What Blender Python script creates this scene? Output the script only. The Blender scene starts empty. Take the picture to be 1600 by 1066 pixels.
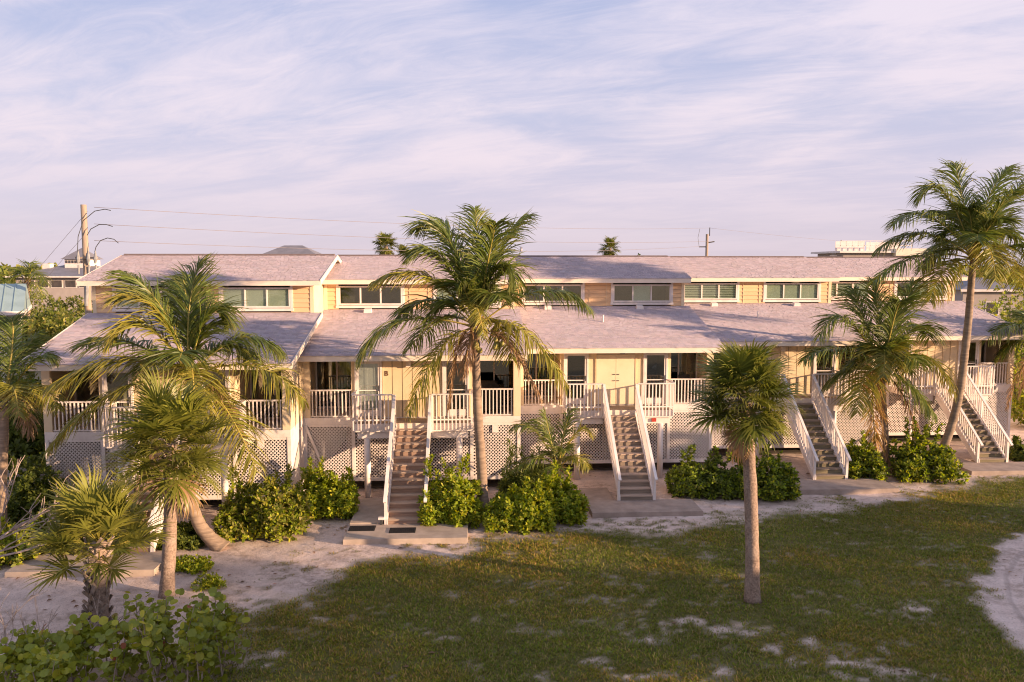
import bpy, math, random
import numpy as np
from mathutils import Vector
random.seed(7)
rng = np.random.default_rng(11)
R = math.radians
sc = bpy.context.scene
col = sc.collection

# ------------------------------------------------------------------ camera
CAM_H, FOC, PITCH = 8.2, 1244.0, 5.39          # metres, focal length in pixels of a 1600 px wide frame, degrees
cam_d = bpy.data.cameras.new('camera')
cam_d.sensor_width = 36.0
cam_d.lens = 36.0 * FOC / 1600.0
cam_d.clip_start = 0.1
cam_d.clip_end = 9000.0
cam = bpy.data.objects.new('camera', cam_d)
cam.location = (0, 0, CAM_H)
cam.rotation_euler = (R(90 - PITCH), 0, 0)
col.objects.link(cam)
sc.camera = cam

# ------------------------------------------------------------------ sun and sky
SUN_EL, SUN_AZ = 9.0, 22.0                       # low sun from the right, 22 degrees towards the camera's side
sun_dir = Vector((math.cos(R(SUN_EL)) * math.cos(R(SUN_AZ)), -math.cos(R(SUN_EL)) * math.sin(R(SUN_AZ)), math.sin(R(SUN_EL))))
sl = bpy.data.lights.new('sun', 'SUN')
sl.energy = 4.1
sl.angle = R(0.53)
sl.color = (1.0, 0.68, 0.43)
so = bpy.data.objects.new('sun', sl)
so.rotation_euler = sun_dir.to_track_quat('Z', 'Y').to_euler()
so.location = (60, -20, 40)
col.objects.link(so)

world = bpy.data.worlds.new('World')
sc.world = world
world.use_nodes = True
wn, wl = world.node_tree.nodes, world.node_tree.links
wn.clear()
def N(nodes, t, **kw):
    n = nodes.new(t)
    for k, v in kw.items():
        setattr(n, k, v)
    return n
w_out = N(wn, 'ShaderNodeOutputWorld')
w_bg = N(wn, 'ShaderNodeBackground')
w_bg.inputs['Strength'].default_value = 0.0615
wl.new(w_bg.outputs[0], w_out.inputs[0])
sky = N(wn, 'ShaderNodeTexSky', sky_type='NISHITA')
sky.sun_disc = False
sky.sun_elevation = R(SUN_EL)
sky.sun_rotation = R(90 + SUN_AZ)
sky.air_density, sky.dust_density, sky.ozone_density = 1.0, 1.0, 2.5
tc = N(wn, 'ShaderNodeTexCoord')
sep = N(wn, 'ShaderNodeSeparateXYZ')
wl.new(tc.outputs['Generated'], sep.inputs[0])
def MATH(op, a, b=None, c=None, clamp=False):
    n = N(wn, 'ShaderNodeMath', operation=op)
    n.use_clamp = clamp
    for i, x in enumerate((a, b, c)):
        if x is None: continue
        if isinstance(x, (int, float)): n.inputs[i].default_value = x
        else: wl.new(x, n.inputs[i])
    return n.outputs[0]
def RAMP(f, stops):
    n = N(wn, 'ShaderNodeValToRGB')
    e = n.color_ramp.elements
    while len(e) < len(stops): e.new(0.5)
    for q, (p, c) in zip(e, stops):
        q.position = p; q.color = c if len(c) == 4 else (*c, 1)
    wl.new(f, n.inputs[0])
    return n.outputs[0]
def MIXC(f, a, b, blend='MIX'):
    n = N(wn, 'ShaderNodeMix', data_type='RGBA', blend_type=blend)
    for s, x in ((0, f), (6, a), (7, b)):
        if isinstance(x, (int, float)): n.inputs[s].default_value = x
        elif isinstance(x, tuple): n.inputs[s].default_value = (*x, 1)
        else: wl.new(x, n.inputs[s])
    return n.outputs[2]
zpos = MATH('MAXIMUM', sep.outputs[2], 0.0)
# clear air: the physical sky, veiled by the thin high haze of the evening (same all round)
veil = RAMP(zpos, [(0.0, (4.7, 4.0, 4.6)), (0.08, (4.5, 4.0, 4.9)), (0.18, (3.8, 3.8, 5.0)), (0.32, (2.95, 3.3, 4.9)), (0.6, (2.1, 2.7, 4.5)), (1.0, (1.6, 2.2, 4.0))])
base = MIXC(0.88, sky.outputs[0], veil)
# cirrus on a high plane: direction / height
inv = MATH('DIVIDE', 1.0, MATH('ADD', zpos, 0.13))
px_ = MATH('MULTIPLY', sep.outputs[0], inv)
py_ = MATH('MULTIPLY', sep.outputs[1], inv)
cmb = N(wn, 'ShaderNodeCombineXYZ')
wl.new(px_, cmb.inputs[0]); wl.new(py_, cmb.inputs[1])
def CLOUD(rot, scale, nscale, detail, rough, dist, loc=(0, 0, 0)):
    mp = N(wn, 'ShaderNodeMapping')
    m0 = N(wn, 'ShaderNodeMapping')
    m0.inputs['Rotation'].default_value = (0, 0, R(rot))
    wl.new(cmb.outputs[0], m0.inputs[0])
    mp.inputs['Scale'].default_value = scale
    mp.inputs['Location'].default_value = loc
    wl.new(m0.outputs[0], mp.inputs[0])
    nz = N(wn, 'ShaderNodeTexNoise')
    nz.inputs['Scale'].default_value = nscale
    nz.inputs['Detail'].default_value = detail
    nz.inputs['Roughness'].default_value = rough
    nz.inputs['Distortion'].default_value = dist
    wl.new(mp.outputs[0], nz.inputs[0])
    return nz.outputs[0]
c1 = CLOUD(22, (0.7, 1.3, 1), 0.95, 8, 0.56, 0.5, (1.3, 0.4, 0))
c2 = CLOUD(26, (0.65, 1.6, 1), 2.6, 12, 0.70, 1.1, (4.2, 1.7, 0))
c3 = CLOUD(14, (1, 1, 1), 0.9, 3, 0.5, 0.0, (7.3, 2.1, 0))
cl = MATH('ADD', MATH('MULTIPLY', c1, 0.56), MATH('MULTIPLY', c2, 0.30))
cl = MATH('ADD', cl, MATH('MULTIPLY', c3, 0.30))
mask = N(wn, 'ShaderNodeMapRange', interpolation_type='SMOOTHSTEP')
mask.inputs['From Min'].default_value = 0.46
mask.inputs['From Max'].default_value = 0.70
wl.new(cl, mask.inputs[0])
lowfade = RAMP(zpos, [(0.0, (0.2,) * 3), (0.06, (0.45,) * 3), (0.13, (0.95,) * 3), (1.0, (1.0,) * 3)])
cm = MATH('MULTIPLY', MATH('MULTIPLY', mask.outputs[0], lowfade), 0.80)
ccol = RAMP(zpos, [(0.0, (5.7, 4.7, 4.9)), (0.2, (5.9, 5.1, 5.5)), (0.5, (5.7, 5.3, 6.0))])
skycol = MIXC(cm, base, ccol)
wl.new(skycol, w_bg.inputs['Color'])

# ------------------------------------------------------------------ exposure and render
sc.view_settings.view_transform = 'Standard'
sc.view_settings.look = 'None'
sc.view_settings.exposure = 1.43
sc.view_settings.gamma = 1.0
sc.view_settings.use_curve_mapping = False
sc.render.engine = 'CYCLES'
cy = sc.cycles
cy.max_bounces, cy.diffuse_bounces, cy.glossy_bounces, cy.transmission_bounces, cy.transparent_max_bounces = 6, 3, 2, 4, 12
cy.caustics_reflective = cy.caustics_refractive = False
cy.use_denoising = True
cy.filter_width = 1.1
cy.sample_clamp_indirect = 6.0

# ------------------------------------------------------------------ photo pixel -> place
_p = R(PITCH)
def ray(px, py):
    a, b = (px - 800) / FOC, (533 - py) / FOC
    return a, math.cos(_p) + b * math.sin(_p), -math.sin(_p) + b * math.cos(_p)
def at(px, py, Y):
    a, f, u = ray(px, py)
    return Vector((a * Y / f, Y, CAM_H + u * Y / f))
def on_ground(px, py, z=0.0):
    a, f, u = ray(px, py)
    t = (z - CAM_H) / u
    return Vector((a * t, f * t, z))

# ------------------------------------------------------------------ mesh helpers
class MB:
    def __init__(s):
        s.v, s.f, s.c = [], [], []
    def poly(s, pts, c=None):
        b = len(s.v)
        s.v += [tuple(p) for p in pts]
        s.f.append(tuple(range(b, b + len(pts)))); s.c.append(c)
    def hexa(s, p, c=None):                    # p: 4 bottom (ccw from above), 4 top
        b = len(s.v)
        s.v += [tuple(q) for q in p]
        for f in ((3, 2, 1, 0), (4, 5, 6, 7), (0, 1, 5, 4), (1, 2, 6, 5), (2, 3, 7, 6), (3, 0, 4, 7)):
            s.f.append(tuple(b + i for i in f)); s.c.append(c)
        return s
    def box(s, x0, x1, y0, y1, z0, z1, c=None):
        return s.hexa([(x0, y0, z0), (x1, y0, z0), (x1, y1, z0), (x0, y1, z0), (x0, y0, z1), (x1, y0, z1), (x1, y1, z1), (x0, y1, z1)], c)
    def beam(s, p, q, w, h, up=(0, 0, 1), c=None):
        p, q = Vector(p), Vector(q)
        t = (q - p).normalized(); u = Vector(up)
        sd = t.cross(u).normalized() * (w / 2); n = sd.cross(t).normalized() * (h / 2)
        return s.hexa([p - sd - n, p + sd - n, q + sd - n, q - sd - n, p - sd + n, p + sd + n, q + sd + n, q - sd + n], c)
    def tube(s, pts, rad, n=8, cap=True, c=None, jitter=0.0):
        pts = [Vector(p) for p in pts]
        if not hasattr(rad, '__len__'): rad = [rad] * len(pts)
        rings = []
        for i, p in enumerate(pts):
            t = (pts[min(i + 1, len(pts) - 1)] - pts[max(i - 1, 0)]).normalized()
            a = t.cross(Vector((0, 1, 0.13))).normalized()
            b = t.cross(a).normalized()
            base = len(s.v)
            for k in range(n):
                th = 2 * math.pi * k / n
                r = rad[i] * (1 + random.uniform(-jitter, jitter))
                s.v.append(tuple(p + a * math.cos(th) * r + b * math.sin(th) * r))
            rings.append(base)
        for i in range(len(rings) - 1):
            for k in range(n):
                k2 = (k + 1) % n
                s.f.append((rings[i] + k, rings[i] + k2, rings[i + 1] + k2, rings[i + 1] + k)); s.c.append(c)
        if cap:
            s.f.append(tuple(rings[0] + k for k in range(n))[::-1]); s.c.append(c)
            s.f.append(tuple(rings[-1] + k for k in range(n))); s.c.append(c)
        return s
    def mesh(s, name, mt, smooth=False):
        me = bpy.data.meshes.new(name)
        me.from_pydata(s.v, [], s.f)
        if any(c is not None for c in s.c):
            ca = me.color_attributes.new('col', 'FLOAT_COLOR', 'CORNER')
            arr = []
            for f, c in zip(s.f, s.c):
                arr += list((*(c if c is not None else (1, 1, 1)), 1.0)) * len(f)
            ca.data.foreach_set('color', arr)
        if smooth: me.polygons.foreach_set('use_smooth', [True] * len(me.polygons))
        if mt: me.materials.append(mt)
        me.update()
        return me
    def build(s, name, mt, parent=None, smooth=False, **kw):
        return link(name, s.mesh(name, mt, smooth), parent, **kw)
def link(name, data, parent=None, **kw):
    o = bpy.data.objects.new(name, data)
    col.objects.link(o)
    if parent is not None: o.parent = parent
    for k, v in kw.items():
        if v is not None: o[k] = v
    return o
def thing(name, label, cat, loc=(0, 0, 0), rz=0.0, group=None, kind=None):
    o = bpy.data.objects.new(name, None)
    o.empty_display_size = 0.3
    col.objects.link(o)
    o.location = loc; o.rotation_euler = (0, 0, rz)
    o['label'] = label; o['category'] = cat
    if group: o['group'] = group
    if kind: o['kind'] = kind
    return o
def tag(o, label, cat, group=None, kind=None):
    o['label'] = label; o['category'] = cat
    if group: o['group'] = group
    if kind: o['kind'] = kind
    return o
def share(name, me, parent, loc=(0, 0, 0), rot=(0, 0, 0), scale=(1, 1, 1), **kw):
    o = link(name, me, parent, **kw)
    o.location = loc; o.rotation_euler = rot; o.scale = scale
    return o
def npmesh(name, V, Q, mt, C=None, smooth=False):
    """V (n,3), Q (m,4) quads, C (n,3) per-vertex colour"""
    me = bpy.data.meshes.new(name)
    V = np.asarray(V, np.float32); Q = np.asarray(Q, np.int32)
    me.vertices.add(len(V)); me.vertices.foreach_set('co', V.ravel())
    k = Q.shape[1]
    me.loops.add(Q.size); me.loops.foreach_set('vertex_index', Q.ravel())
    me.polygons.add(len(Q))
    me.polygons.foreach_set('loop_start', np.arange(0, Q.size, k, dtype=np.int32))
    me.polygons.foreach_set('loop_total', np.full(len(Q), k, np.int32))
    if smooth: me.polygons.foreach_set('use_smooth', np.ones(len(Q), bool))
    me.update(calc_edges=True)
    if C is not None:
        ca = me.color_attributes.new('col', 'FLOAT_COLOR', 'POINT')
        ca.data.foreach_set('color', np.c_[np.asarray(C, np.float32), np.ones(len(V), np.float32)].ravel())
    if mt: me.materials.append(mt)
    return me

# smooth value noise for layouts
_lat = rng.random((256, 256))
def vnoise(x, y):
    x = np.asarray(x, float); y = np.asarray(y, float)
    xi = np.floor(x).astype(int); yi = np.floor(y).astype(int)
    fx = x - xi; fy = y - yi
    fx = fx * fx * (3 - 2 * fx); fy = fy * fy * (3 - 2 * fy)
    g = lambda i, j: _lat[i % 256, j % 256]
    return (g(xi, yi) * (1 - fx) + g(xi + 1, yi) * fx) * (1 - fy) + (g(xi, yi + 1) * (1 - fx) + g(xi + 1, yi + 1) * fx) * fy
def fbm(x, y, o=4):
    s = 0; a = 0.5; n = 0
    for i in range(o):
        s = s + a * vnoise(x * 2 ** i + 17.3 * i, y * 2 ** i + 9.1 * i); n += a; a *= 0.5
    return s / n

# ------------------------------------------------------------------ materials
def M(name, c1, c2=None, scale=3.0, rough=0.7, bump=0.0, bscale=40.0, attr=False, stretch=(1, 1, 1), detail=5, spec=0.3, objrand=0.0, dirt=None, dscale=1.2, damt=0.5, coords='Object', ramp=(0.35, 0.65)):
    m = bpy.data.materials.new(name)
    m.use_nodes = True
    nt = m.node_tree; nd, lk = nt.nodes, nt.links
    p = nd['Principled BSDF']
    p.inputs['Roughness'].default_value = rough
    p.inputs['Specular IOR Level'].default_value = spec
    t = nd.new('ShaderNodeTexCoord')
    mp = nd.new('ShaderNodeMapping'); mp.inputs['Scale'].default_value = stretch
    lk.new(t.outputs[coords], mp.inputs[0])
    nz = nd.new('ShaderNodeTexNoise'); nz.inputs['Scale'].default_value = scale; nz.inputs['Detail'].default_value = detail; nz.inputs['Roughness'].default_value = 0.6
    lk.new(mp.outputs[0], nz.inputs[0])
    rp = nd.new('ShaderNodeValToRGB')
    rp.color_ramp.elements[0].position, rp.color_ramp.elements[1].position = ramp
    rp.color_ramp.elements[0].color = (*c1, 1); rp.color_ramp.elements[1].color = (*(c2 or c1), 1)
    lk.new(nz.outputs[0], rp.inputs[0])
    out = rp.outputs[0]
    def mix(f, a, b, blend):
        n = nd.new('ShaderNodeMix'); n.data_type = 'RGBA'; n.blend_type = blend
        for s, x in ((0, f), (6, a), (7, b)):
            if isinstance(x, (int, float)): n.inputs[s].default_value = x
            elif isinstance(x, tuple): n.inputs[s].default_value = (*x, 1)
            else: lk.new(x, n.inputs[s])
        return n.outputs[2]
    if dirt:
        n2 = nd.new('ShaderNodeTexNoise'); n2.inputs['Scale'].default_value = dscale; n2.inputs['Detail'].default_value = 6; n2.inputs['Roughness'].default_value = 0.65
        lk.new(t.outputs[coords], n2.inputs[0])
        mr = nd.new('ShaderNodeMapRange'); mr.inputs['From Min'].default_value = 0.48; mr.inputs['From Max'].default_value = 0.75; mr.inputs['To Max'].default_value = damt
        lk.new(n2.outputs[0], mr.inputs[0])
        out = mix(mr.outputs[0], out, dirt, 'MIX')
    if attr:
        a = nd.new('ShaderNodeAttribute'); a.attribute_name = 'col'
        out = mix(1.0, out, a.outputs['Color'], 'MULTIPLY')
    if objrand:
        oi = nd.new('ShaderNodeObjectInfo')
        mr = nd.new('ShaderNodeMapRange'); mr.inputs['To Min'].default_value = 1 - objrand; mr.inputs['To Max'].default_value = 1 + objrand
        lk.new(oi.outputs['Random'], mr.inputs[0])
        hs = nd.new('ShaderNodeHueSaturation'); lk.new(mr.outputs[0], hs.inputs['Value']); lk.new(out, hs.inputs['Color'])
        out = hs.outputs[0]
    lk.new(out, p.inputs['Base Color'])
    if bump:
        n3 = nd.new('ShaderNodeTexNoise'); n3.inputs['Scale'].default_value = bscale; n3.inputs['Detail'].default_value = 4
        lk.new(mp.outputs[0], n3.inputs[0])
        b = nd.new('ShaderNodeBump'); b.inputs['Strength'].default_value = bump; b.inputs['Distance'].default_value = 0.02
        lk.new(n3.outputs[0], b.inputs['Height']); lk.new(b.outputs[0], p.inputs['Normal'])
    m['out'] = 1
    return m
def leafmat(name, rough=0.45, transl=0.3, gain=1.0, spec=0.35, objrand=0.12):
    m = bpy.data.materials.new(name); m.use_nodes = True
    nd, lk = m.node_tree.nodes, m.node_tree.links
    p = nd['Principled BSDF']; p.inputs['Roughness'].default_value = rough; p.inputs['Specular IOR Level'].default_value = spec
    a = nd.new('ShaderNodeAttribute'); a.attribute_name = 'col'
    oi = nd.new('ShaderNodeObjectInfo')
    mr = nd.new('ShaderNodeMapRange'); mr.inputs['To Min'].default_value = gain * (1 - objrand); mr.inputs['To Max'].default_value = gain * (1 + objrand)
    lk.new(oi.outputs['Random'], mr.inputs[0])
    hs = nd.new('ShaderNodeHueSaturation'); lk.new(mr.outputs[0], hs.inputs['Value']); lk.new(a.outputs['Color'], hs.inputs['Color'])
    lk.new(hs.outputs[0], p.inputs['Base Color'])
    tr = nd.new('ShaderNodeBsdfTranslucent')
    h2 = nd.new('ShaderNodeHueSaturation'); h2.inputs['Value'].default_value = 1.5; h2.inputs['Saturation'].default_value = 1.1
    lk.new(hs.outputs[0], h2.inputs['Color']); lk.new(h2.outputs[0], tr.inputs['Color'])
    mx = nd.new('ShaderNodeMixShader'); mx.inputs[0].default_value = transl
    lk.new(p.outputs[0], mx.inputs[1]); lk.new(tr.outputs[0], mx.inputs[2])
    lk.new(mx.outputs[0], nd['Material Output'].inputs[0])
    return m
def glassmat(name, tint, refl=0.12):
    m = bpy.data.materials.new(name); m.use_nodes = True
    nd, lk = m.node_tree.nodes, m.node_tree.links
    nd.remove(nd['Principled BSDF'])
    g = nd.new('ShaderNodeBsdfGlossy'); g.inputs['Roughness'].default_value = 0.03; g.inputs['Color'].default_value = (0.95, 0.95, 0.95, 1)
    t = nd.new('ShaderNodeBsdfTransparent'); t.inputs['Color'].default_value = (*tint, 1)
    lw = nd.new('ShaderNodeLayerWeight'); lw.inputs['Blend'].default_value = 0.25
    mr = nd.new('ShaderNodeMapRange'); mr.inputs['To Min'].default_value = refl; mr.inputs['To Max'].default_value = refl + 0.25
    lk.new(lw.outputs['Fresnel'], mr.inputs[0])
    # slightly uneven pane
    nz = nd.new('ShaderNodeTexNoise'); nz.inputs['Scale'].default_value = 1.3
    b = nd.new('ShaderNodeBump'); b.inputs['Strength'].default_value = 0.05
    lk.new(nz.outputs[0], b.inputs['Height']); lk.new(b.outputs[0], g.inputs['Normal'])
    mx = nd.new('ShaderNodeMixShader')
    lk.new(mr.outputs[0], mx.inputs[0]); lk.new(t.outputs[0], mx.inputs[1]); lk.new(g.outputs[0], mx.inputs[2])
    lk.new(mx.outputs[0], nd['Material Output'].inputs[0])
    return m

WHITE = M('white_paint', (0.80, 0.72, 0.67), (0.70, 0.62, 0.57), 1.5, 0.55, 0.05, 30, dirt=(0.42, 0.36, 0.31), dscale=2.2, damt=0.35)
TRIM = M('trim_paint', (0.82, 0.70, 0.58), (0.74, 0.62, 0.50), 1.2, 0.55, 0.05, 30, dirt=(0.5, 0.40, 0.30), dscale=1.7, damt=0.3)
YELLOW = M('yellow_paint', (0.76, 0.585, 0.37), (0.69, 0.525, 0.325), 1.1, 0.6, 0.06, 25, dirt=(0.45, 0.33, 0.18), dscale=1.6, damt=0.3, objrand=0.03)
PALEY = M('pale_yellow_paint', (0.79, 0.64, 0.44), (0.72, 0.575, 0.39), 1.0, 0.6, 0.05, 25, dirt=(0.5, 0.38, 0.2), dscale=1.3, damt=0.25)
SIDING = M('siding_paint', (0.76, 0.50, 0.29), (0.69, 0.45, 0.255), 1.3, 0.6, 0.05, 25, attr=True)
SHINGLE = M('shingle', (0.46, 0.385, 0.405), (0.425, 0.352, 0.370), 14, 0.85, 0.3, 90, attr=True, dirt=(0.36, 0.295, 0.30), dscale=0.6, damt=0.25)
RIDGE = M('ridge_shingle', (0.20, 0.15, 0.14), (0.15, 0.11, 0.10), 8, 0.9)
CRAWL_SHADE = M('crawl_shade', (0.11, 0.085, 0.065), (0.07, 0.055, 0.045), 2, 0.95)  # dark colour that paints the shade on the sand under the floor
DARK = M('unlit_room_dark', (0.02, 0.018, 0.016), (0.03, 0.026, 0.022), 2, 0.9)  # near-black that paints the darkness of the rooms behind the sliders
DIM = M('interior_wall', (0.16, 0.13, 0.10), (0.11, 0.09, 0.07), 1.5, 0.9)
BLIND_G = M('pale_blind', (0.84, 0.88, 0.74), (0.78, 0.83, 0.69), 2, 0.7)
BLIND_W = M('white_blind', (0.70, 0.66, 0.60), (0.62, 0.58, 0.52), 2, 0.7)
CURTAIN = M('curtain', (0.80, 0.76, 0.76), (0.68, 0.64, 0.65), 3, 0.9, stretch=(8, 8, 0.3))
GLASS = glassmat('window_glass', (0.93, 0.975, 0.945), 0.20)
GLASSD = glassmat('dark_glass', (0.7, 0.75, 0.72), 0.13)
CONC = M('concrete', (0.48, 0.385, 0.31), (0.38, 0.30, 0.24), 2.5, 0.85, 0.15, 60, dirt=(0.20, 0.16, 0.13), dscale=0.9, damt=0.6)
CONCD = M('weathered_concrete', (0.40, 0.315, 0.26), (0.30, 0.235, 0.195), 2.5, 0.85, 0.15, 60, dirt=(0.15, 0.115, 0.095), dscale=0.9, damt=0.6)
WOODL = M('worn_tread_wood', (0.46, 0.35, 0.27), (0.35, 0.26, 0.20), 3, 0.8, 0.1, 40, stretch=(0.6, 6, 6), objrand=0.12)
WOODB = M('brown_tread_wood', (0.34, 0.225, 0.16), (0.24, 0.155, 0.11), 3, 0.8, 0.1, 40, stretch=(0.6, 6, 6), objrand=0.15)
WOODG = M('grey_tread_wood', (0.30, 0.235, 0.18), (0.21, 0.165, 0.125), 3, 0.85, 0.1, 40, stretch=(0.6, 6, 6), objrand=0.15)
WOODE = M('green_tread_wood', (0.22, 0.18, 0.11), (0.145, 0.12, 0.07), 3, 0.85, 0.1, 40, stretch=(0.6, 6, 6), objrand=0.2)
DECKW = M('deck_board', (0.32, 0.24, 0.17), (0.24, 0.18, 0.13), 3, 0.8, 0.1, 40, stretch=(0.6, 6, 6), objrand=0.12)
BLACK = M('black_rubber', (0.015, 0.014, 0.015), (0.025, 0.022, 0.022), 20, 0.9, 0.3, 200)
METAL = M('grey_metal', (0.30, 0.30, 0.30), (0.22, 0.22, 0.22), 6, 0.45)
DARKM = M('dark_metal', (0.05, 0.05, 0.05), (0.07, 0.065, 0.06), 6, 0.5)
POLEW = M('pole_wood', (0.40, 0.31, 0.23), (0.28, 0.215, 0.16), 2, 0.85, 0.3, 20, stretch=(4, 4, 0.4))
RED = M('red_paint', (0.45, 0.05, 0.03), (0.35, 0.04, 0.03), 4, 0.5)
TEAL = M('teal_roof_metal', (0.30, 0.40, 0.39), (0.26, 0.35, 0.345), 1.2, 0.4, dirt=(0.22, 0.30, 0.28), damt=0.4)
GREYROOF = M('grey_roof_metal', (0.22, 0.21, 0.23), (0.17, 0.165, 0.18), 1.0, 0.6)
TRUNKC = M('coconut_bark', (0.33, 0.245, 0.18), (0.20, 0.145, 0.105), 2.2, 0.9, 0.6, 5, stretch=(1.2, 1.2, 7), dirt=(0.13, 0.10, 0.08), dscale=2.5, damt=0.5)
TRUNKS = M('sabal_bark', (0.36, 0.26, 0.20), (0.17, 0.12, 0.09), 9.0, 0.95, 0.7, 7, stretch=(2.5, 2.5, 2.5), dirt=(0.42, 0.36, 0.31), dscale=4, damt=0.45)
BOOT = M('palm_boot', (0.33, 0.26, 0.21), (0.16, 0.12, 0.10), 4, 0.9, 0.3, 20, attr=False, objrand=0.2)
FIBRE = M('palm_fibre', (0.30, 0.17, 0.08), (0.14, 0.08, 0.04), 7, 0.95, 0.5, 20)
COCO = M('green_coconut', (0.22, 0.21, 0.05), (0.30, 0.24, 0.07), 5, 0.5)
BARK = M('grey_bark', (0.34, 0.27, 0.22), (0.22, 0.17, 0.14), 5, 0.9, 0.4, 20)
DEADW = M('bleached_branch', (0.46, 0.36, 0.31), (0.32, 0.25, 0.21), 6, 0.9, 0.2, 30)
FROND = leafmat('palm_leaflet', 0.4, 0.28, 1.0)
LEAF = leafmat('shrub_leaf', 0.5, 0.38, 1.2, 0.25)
GRASSM = None

# ------------------------------------------------------------------ ground, sand and lawn
def ground_axis(lo, hi, step, far):
    a = list(np.arange(lo, hi + step / 2, step))
    s = step; x = a[0]
    left = []
    while x > -far:
        s *= 1.5; x -= s; left.append(x)
    s = step; x = a[-1]; right = []
    while x < far:
        s *= 1.5; x += s; right.append(x)
    return np.array(left[::-1] + a + right)
gx = ground_axis(-24, 32, 0.14, 5000)
gy = ground_axis(9, 42, 0.14, 6000)
GX, GY = np.meshgrid(gx, gy)
def poly_dist(P, X, Y):
    """signed distance, positive inside the closed polygon"""
    P = np.array(P); n = len(P)
    d = np.full(X.shape, 1e9); ins = np.zeros(X.shape, bool)
    for i in range(n):
        a, b = P[i], P[(i + 1) % n]
        e = b - a; L2 = (e ** 2).sum()
        t = np.clip(((X - a[0]) * e[0] + (Y - a[1]) * e[1]) / L2, 0, 1)
        d = np.minimum(d, np.hypot(X - a[0] - t * e[0], Y - a[1] - t * e[1]))
        c = (a[1] > Y) != (b[1] > Y)
        with np.errstate(divide='ignore', invalid='ignore'):
            xx = (b[0] - a[0]) * (Y - a[1]) / (b[1] - a[1]) + a[0]
        ins ^= c & (X < xx)
    return np.where(ins, d, -d)
LAWN = [on_ground(*p)[:2] for p in [(300, 1200), (355, 1066), (350, 1000), (430, 955), (500, 930), (525, 895), (600, 876), (700, 862), (760, 850), (850, 838), (920, 832), (1040, 838), (1090, 822), (1180, 812), (1240, 800), (1330, 792), (1420, 782), (1470, 765), (1540, 757), (1640, 750), (1700, 760)]] + [(45.0, 26.0), (45.0, 8.0), (-5.5, 8.0)]
ROAD = [on_ground(*p)[:2] for p in [(1640, 822), (1600, 838), (1562, 858), (1538, 890), (1542, 930), (1570, 975), (1610, 1012), (1700, 1080)]] + [(24.0, 10.0), (30.0, 12.0), (30.0, 21.0), (24.0, 21.5)]
BARE = [(1300, 1030, 3.4, 1.1), (1230, 1012, 2.2, .7), (1150, 985, 1.9, .6), (1090, 972, 1.4, .5), (1425, 955, 1.0, .9), (1405, 1045, 2.0, .8), (1010, 1060, 1.0, .4), (512, 967, .6, .35), (425, 1018, .9, .4), (470, 990, .5, .3), (780, 945, .4, .25),
        (930, 1035, .8, .5), (1020, 1000, .8, .4), (410, 1040, .7, .3), (705, 996, .6, .25), (1170, 812, 2.0, 1.0), (1100, 805, 1.6, .9), (1120, 1050, 1.2, .5)]
def grass_mask(X, Y):
    d = poly_dist(LAWN, X, Y)
    wob = (fbm(X * 0.55, Y * 0.8, 4) - 0.5) * 3.2 + (fbm(X * 2.4 + 40, Y * 2.4, 3) - 0.5) * 1.2
    g = np.clip((d + wob * 0.75 + 0.75) / 1.1, 0, 1)
    r = poly_dist(ROAD, X, Y)
    g *= np.clip((-r + (fbm(X * 1.8, Y * 1.8, 3) - 0.5) * 1.1 + 0.05) / 0.35, 0, 1)
    clump = np.clip((fbm(X * 2.9 + 60, Y * 3.6 + 20, 4) - 0.56) / 0.06, 0, 1) * np.clip((d + 2.6) / 1.6, 0, 1) * (fbm(X * .8 + 5, Y * .8 + 77, 2) > .42)
    g = np.maximum(g, clump * 0.65 * np.clip(-r / .3, 0, 1))
    thin = np.zeros(np.shape(X))
    for px, py, rx, ry in BARE:
        c = on_ground(px, py)
        q = np.hypot((X - c.x) / (rx * .62), (Y - c.y) / (ry * .8))
        q = q + (fbm(X * 2.6 + 5, Y * 3.4, 4) - 0.46) * 2.4
        thin = np.maximum(thin, np.clip(1 - (q - 0.25) / 0.6, 0, 1))
    hf = np.clip((fbm(X * 4.6 + 9, Y * 6.0 + 2, 5) - 0.40) / 0.14, 0, 1)
    g *= 1 - 0.80 * thin * hf
    th = fbm(X * 1.25 + 90, Y * 1.9 + 31, 4) * .5 + fbm(X * 4.9 + 9, Y * 6.9 + 31, 4) * .5
    g *= np.clip((th - 0.28) / 0.10, 0.62, 1)
    return g
fine = (GX > -25) & (GX < 33) & (GY > 8) & (GY < 43)
G = np.zeros(GX.shape); G[fine] = grass_mask(GX[fine], GY[fine])
G[~fine] = 0.75                                        # scrub ground beyond
RD = np.full(GX.shape, -9.0); RD[fine] = poly_dist(ROAD, GX[fine], GY[fine])
LIT = np.zeros(GX.shape)                               # leaf litter under the shrubs along the building
LIT[fine] = np.clip((fbm(GX[fine] * 1.3, GY[fine] * 1.6, 4) - 0.42) / 0.2, 0, 1)
GZ = np.where(fine, (fbm(GX * 0.5, GY * 0.5, 3) - 0.5) * 0.10 + (fbm(GX * 3, GY * 3, 2) - 0.5) * 0.03 - 0.02, -0.02)
ring = np.clip(RD, 0, 2.2)
GZ = GZ - np.where(RD > 0, 0.03 + 0.035 * np.sin(ring * 13.0) * np.clip(ring, 0, 1), 0)      # tyre tracks pressed in the sand drive
me = npmesh('ground', np.c_[GX.ravel(), GY.ravel(), GZ.ravel()],
            (lambda I: np.stack([I[:-1, :-1], I[:-1, 1:], I[1:, 1:], I[1:, :-1]], -1).reshape(-1, 4))(np.arange(GX.size).reshape(GX.shape)),
            None, np.c_[G.ravel(), LIT.ravel(), np.clip(RD / 4, 0, 1).ravel()], True)
gm = bpy.data.materials.new('sand_and_turf'); gm.use_nodes = True
nd, lk = gm.node_tree.nodes, gm.node_tree.links
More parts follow.
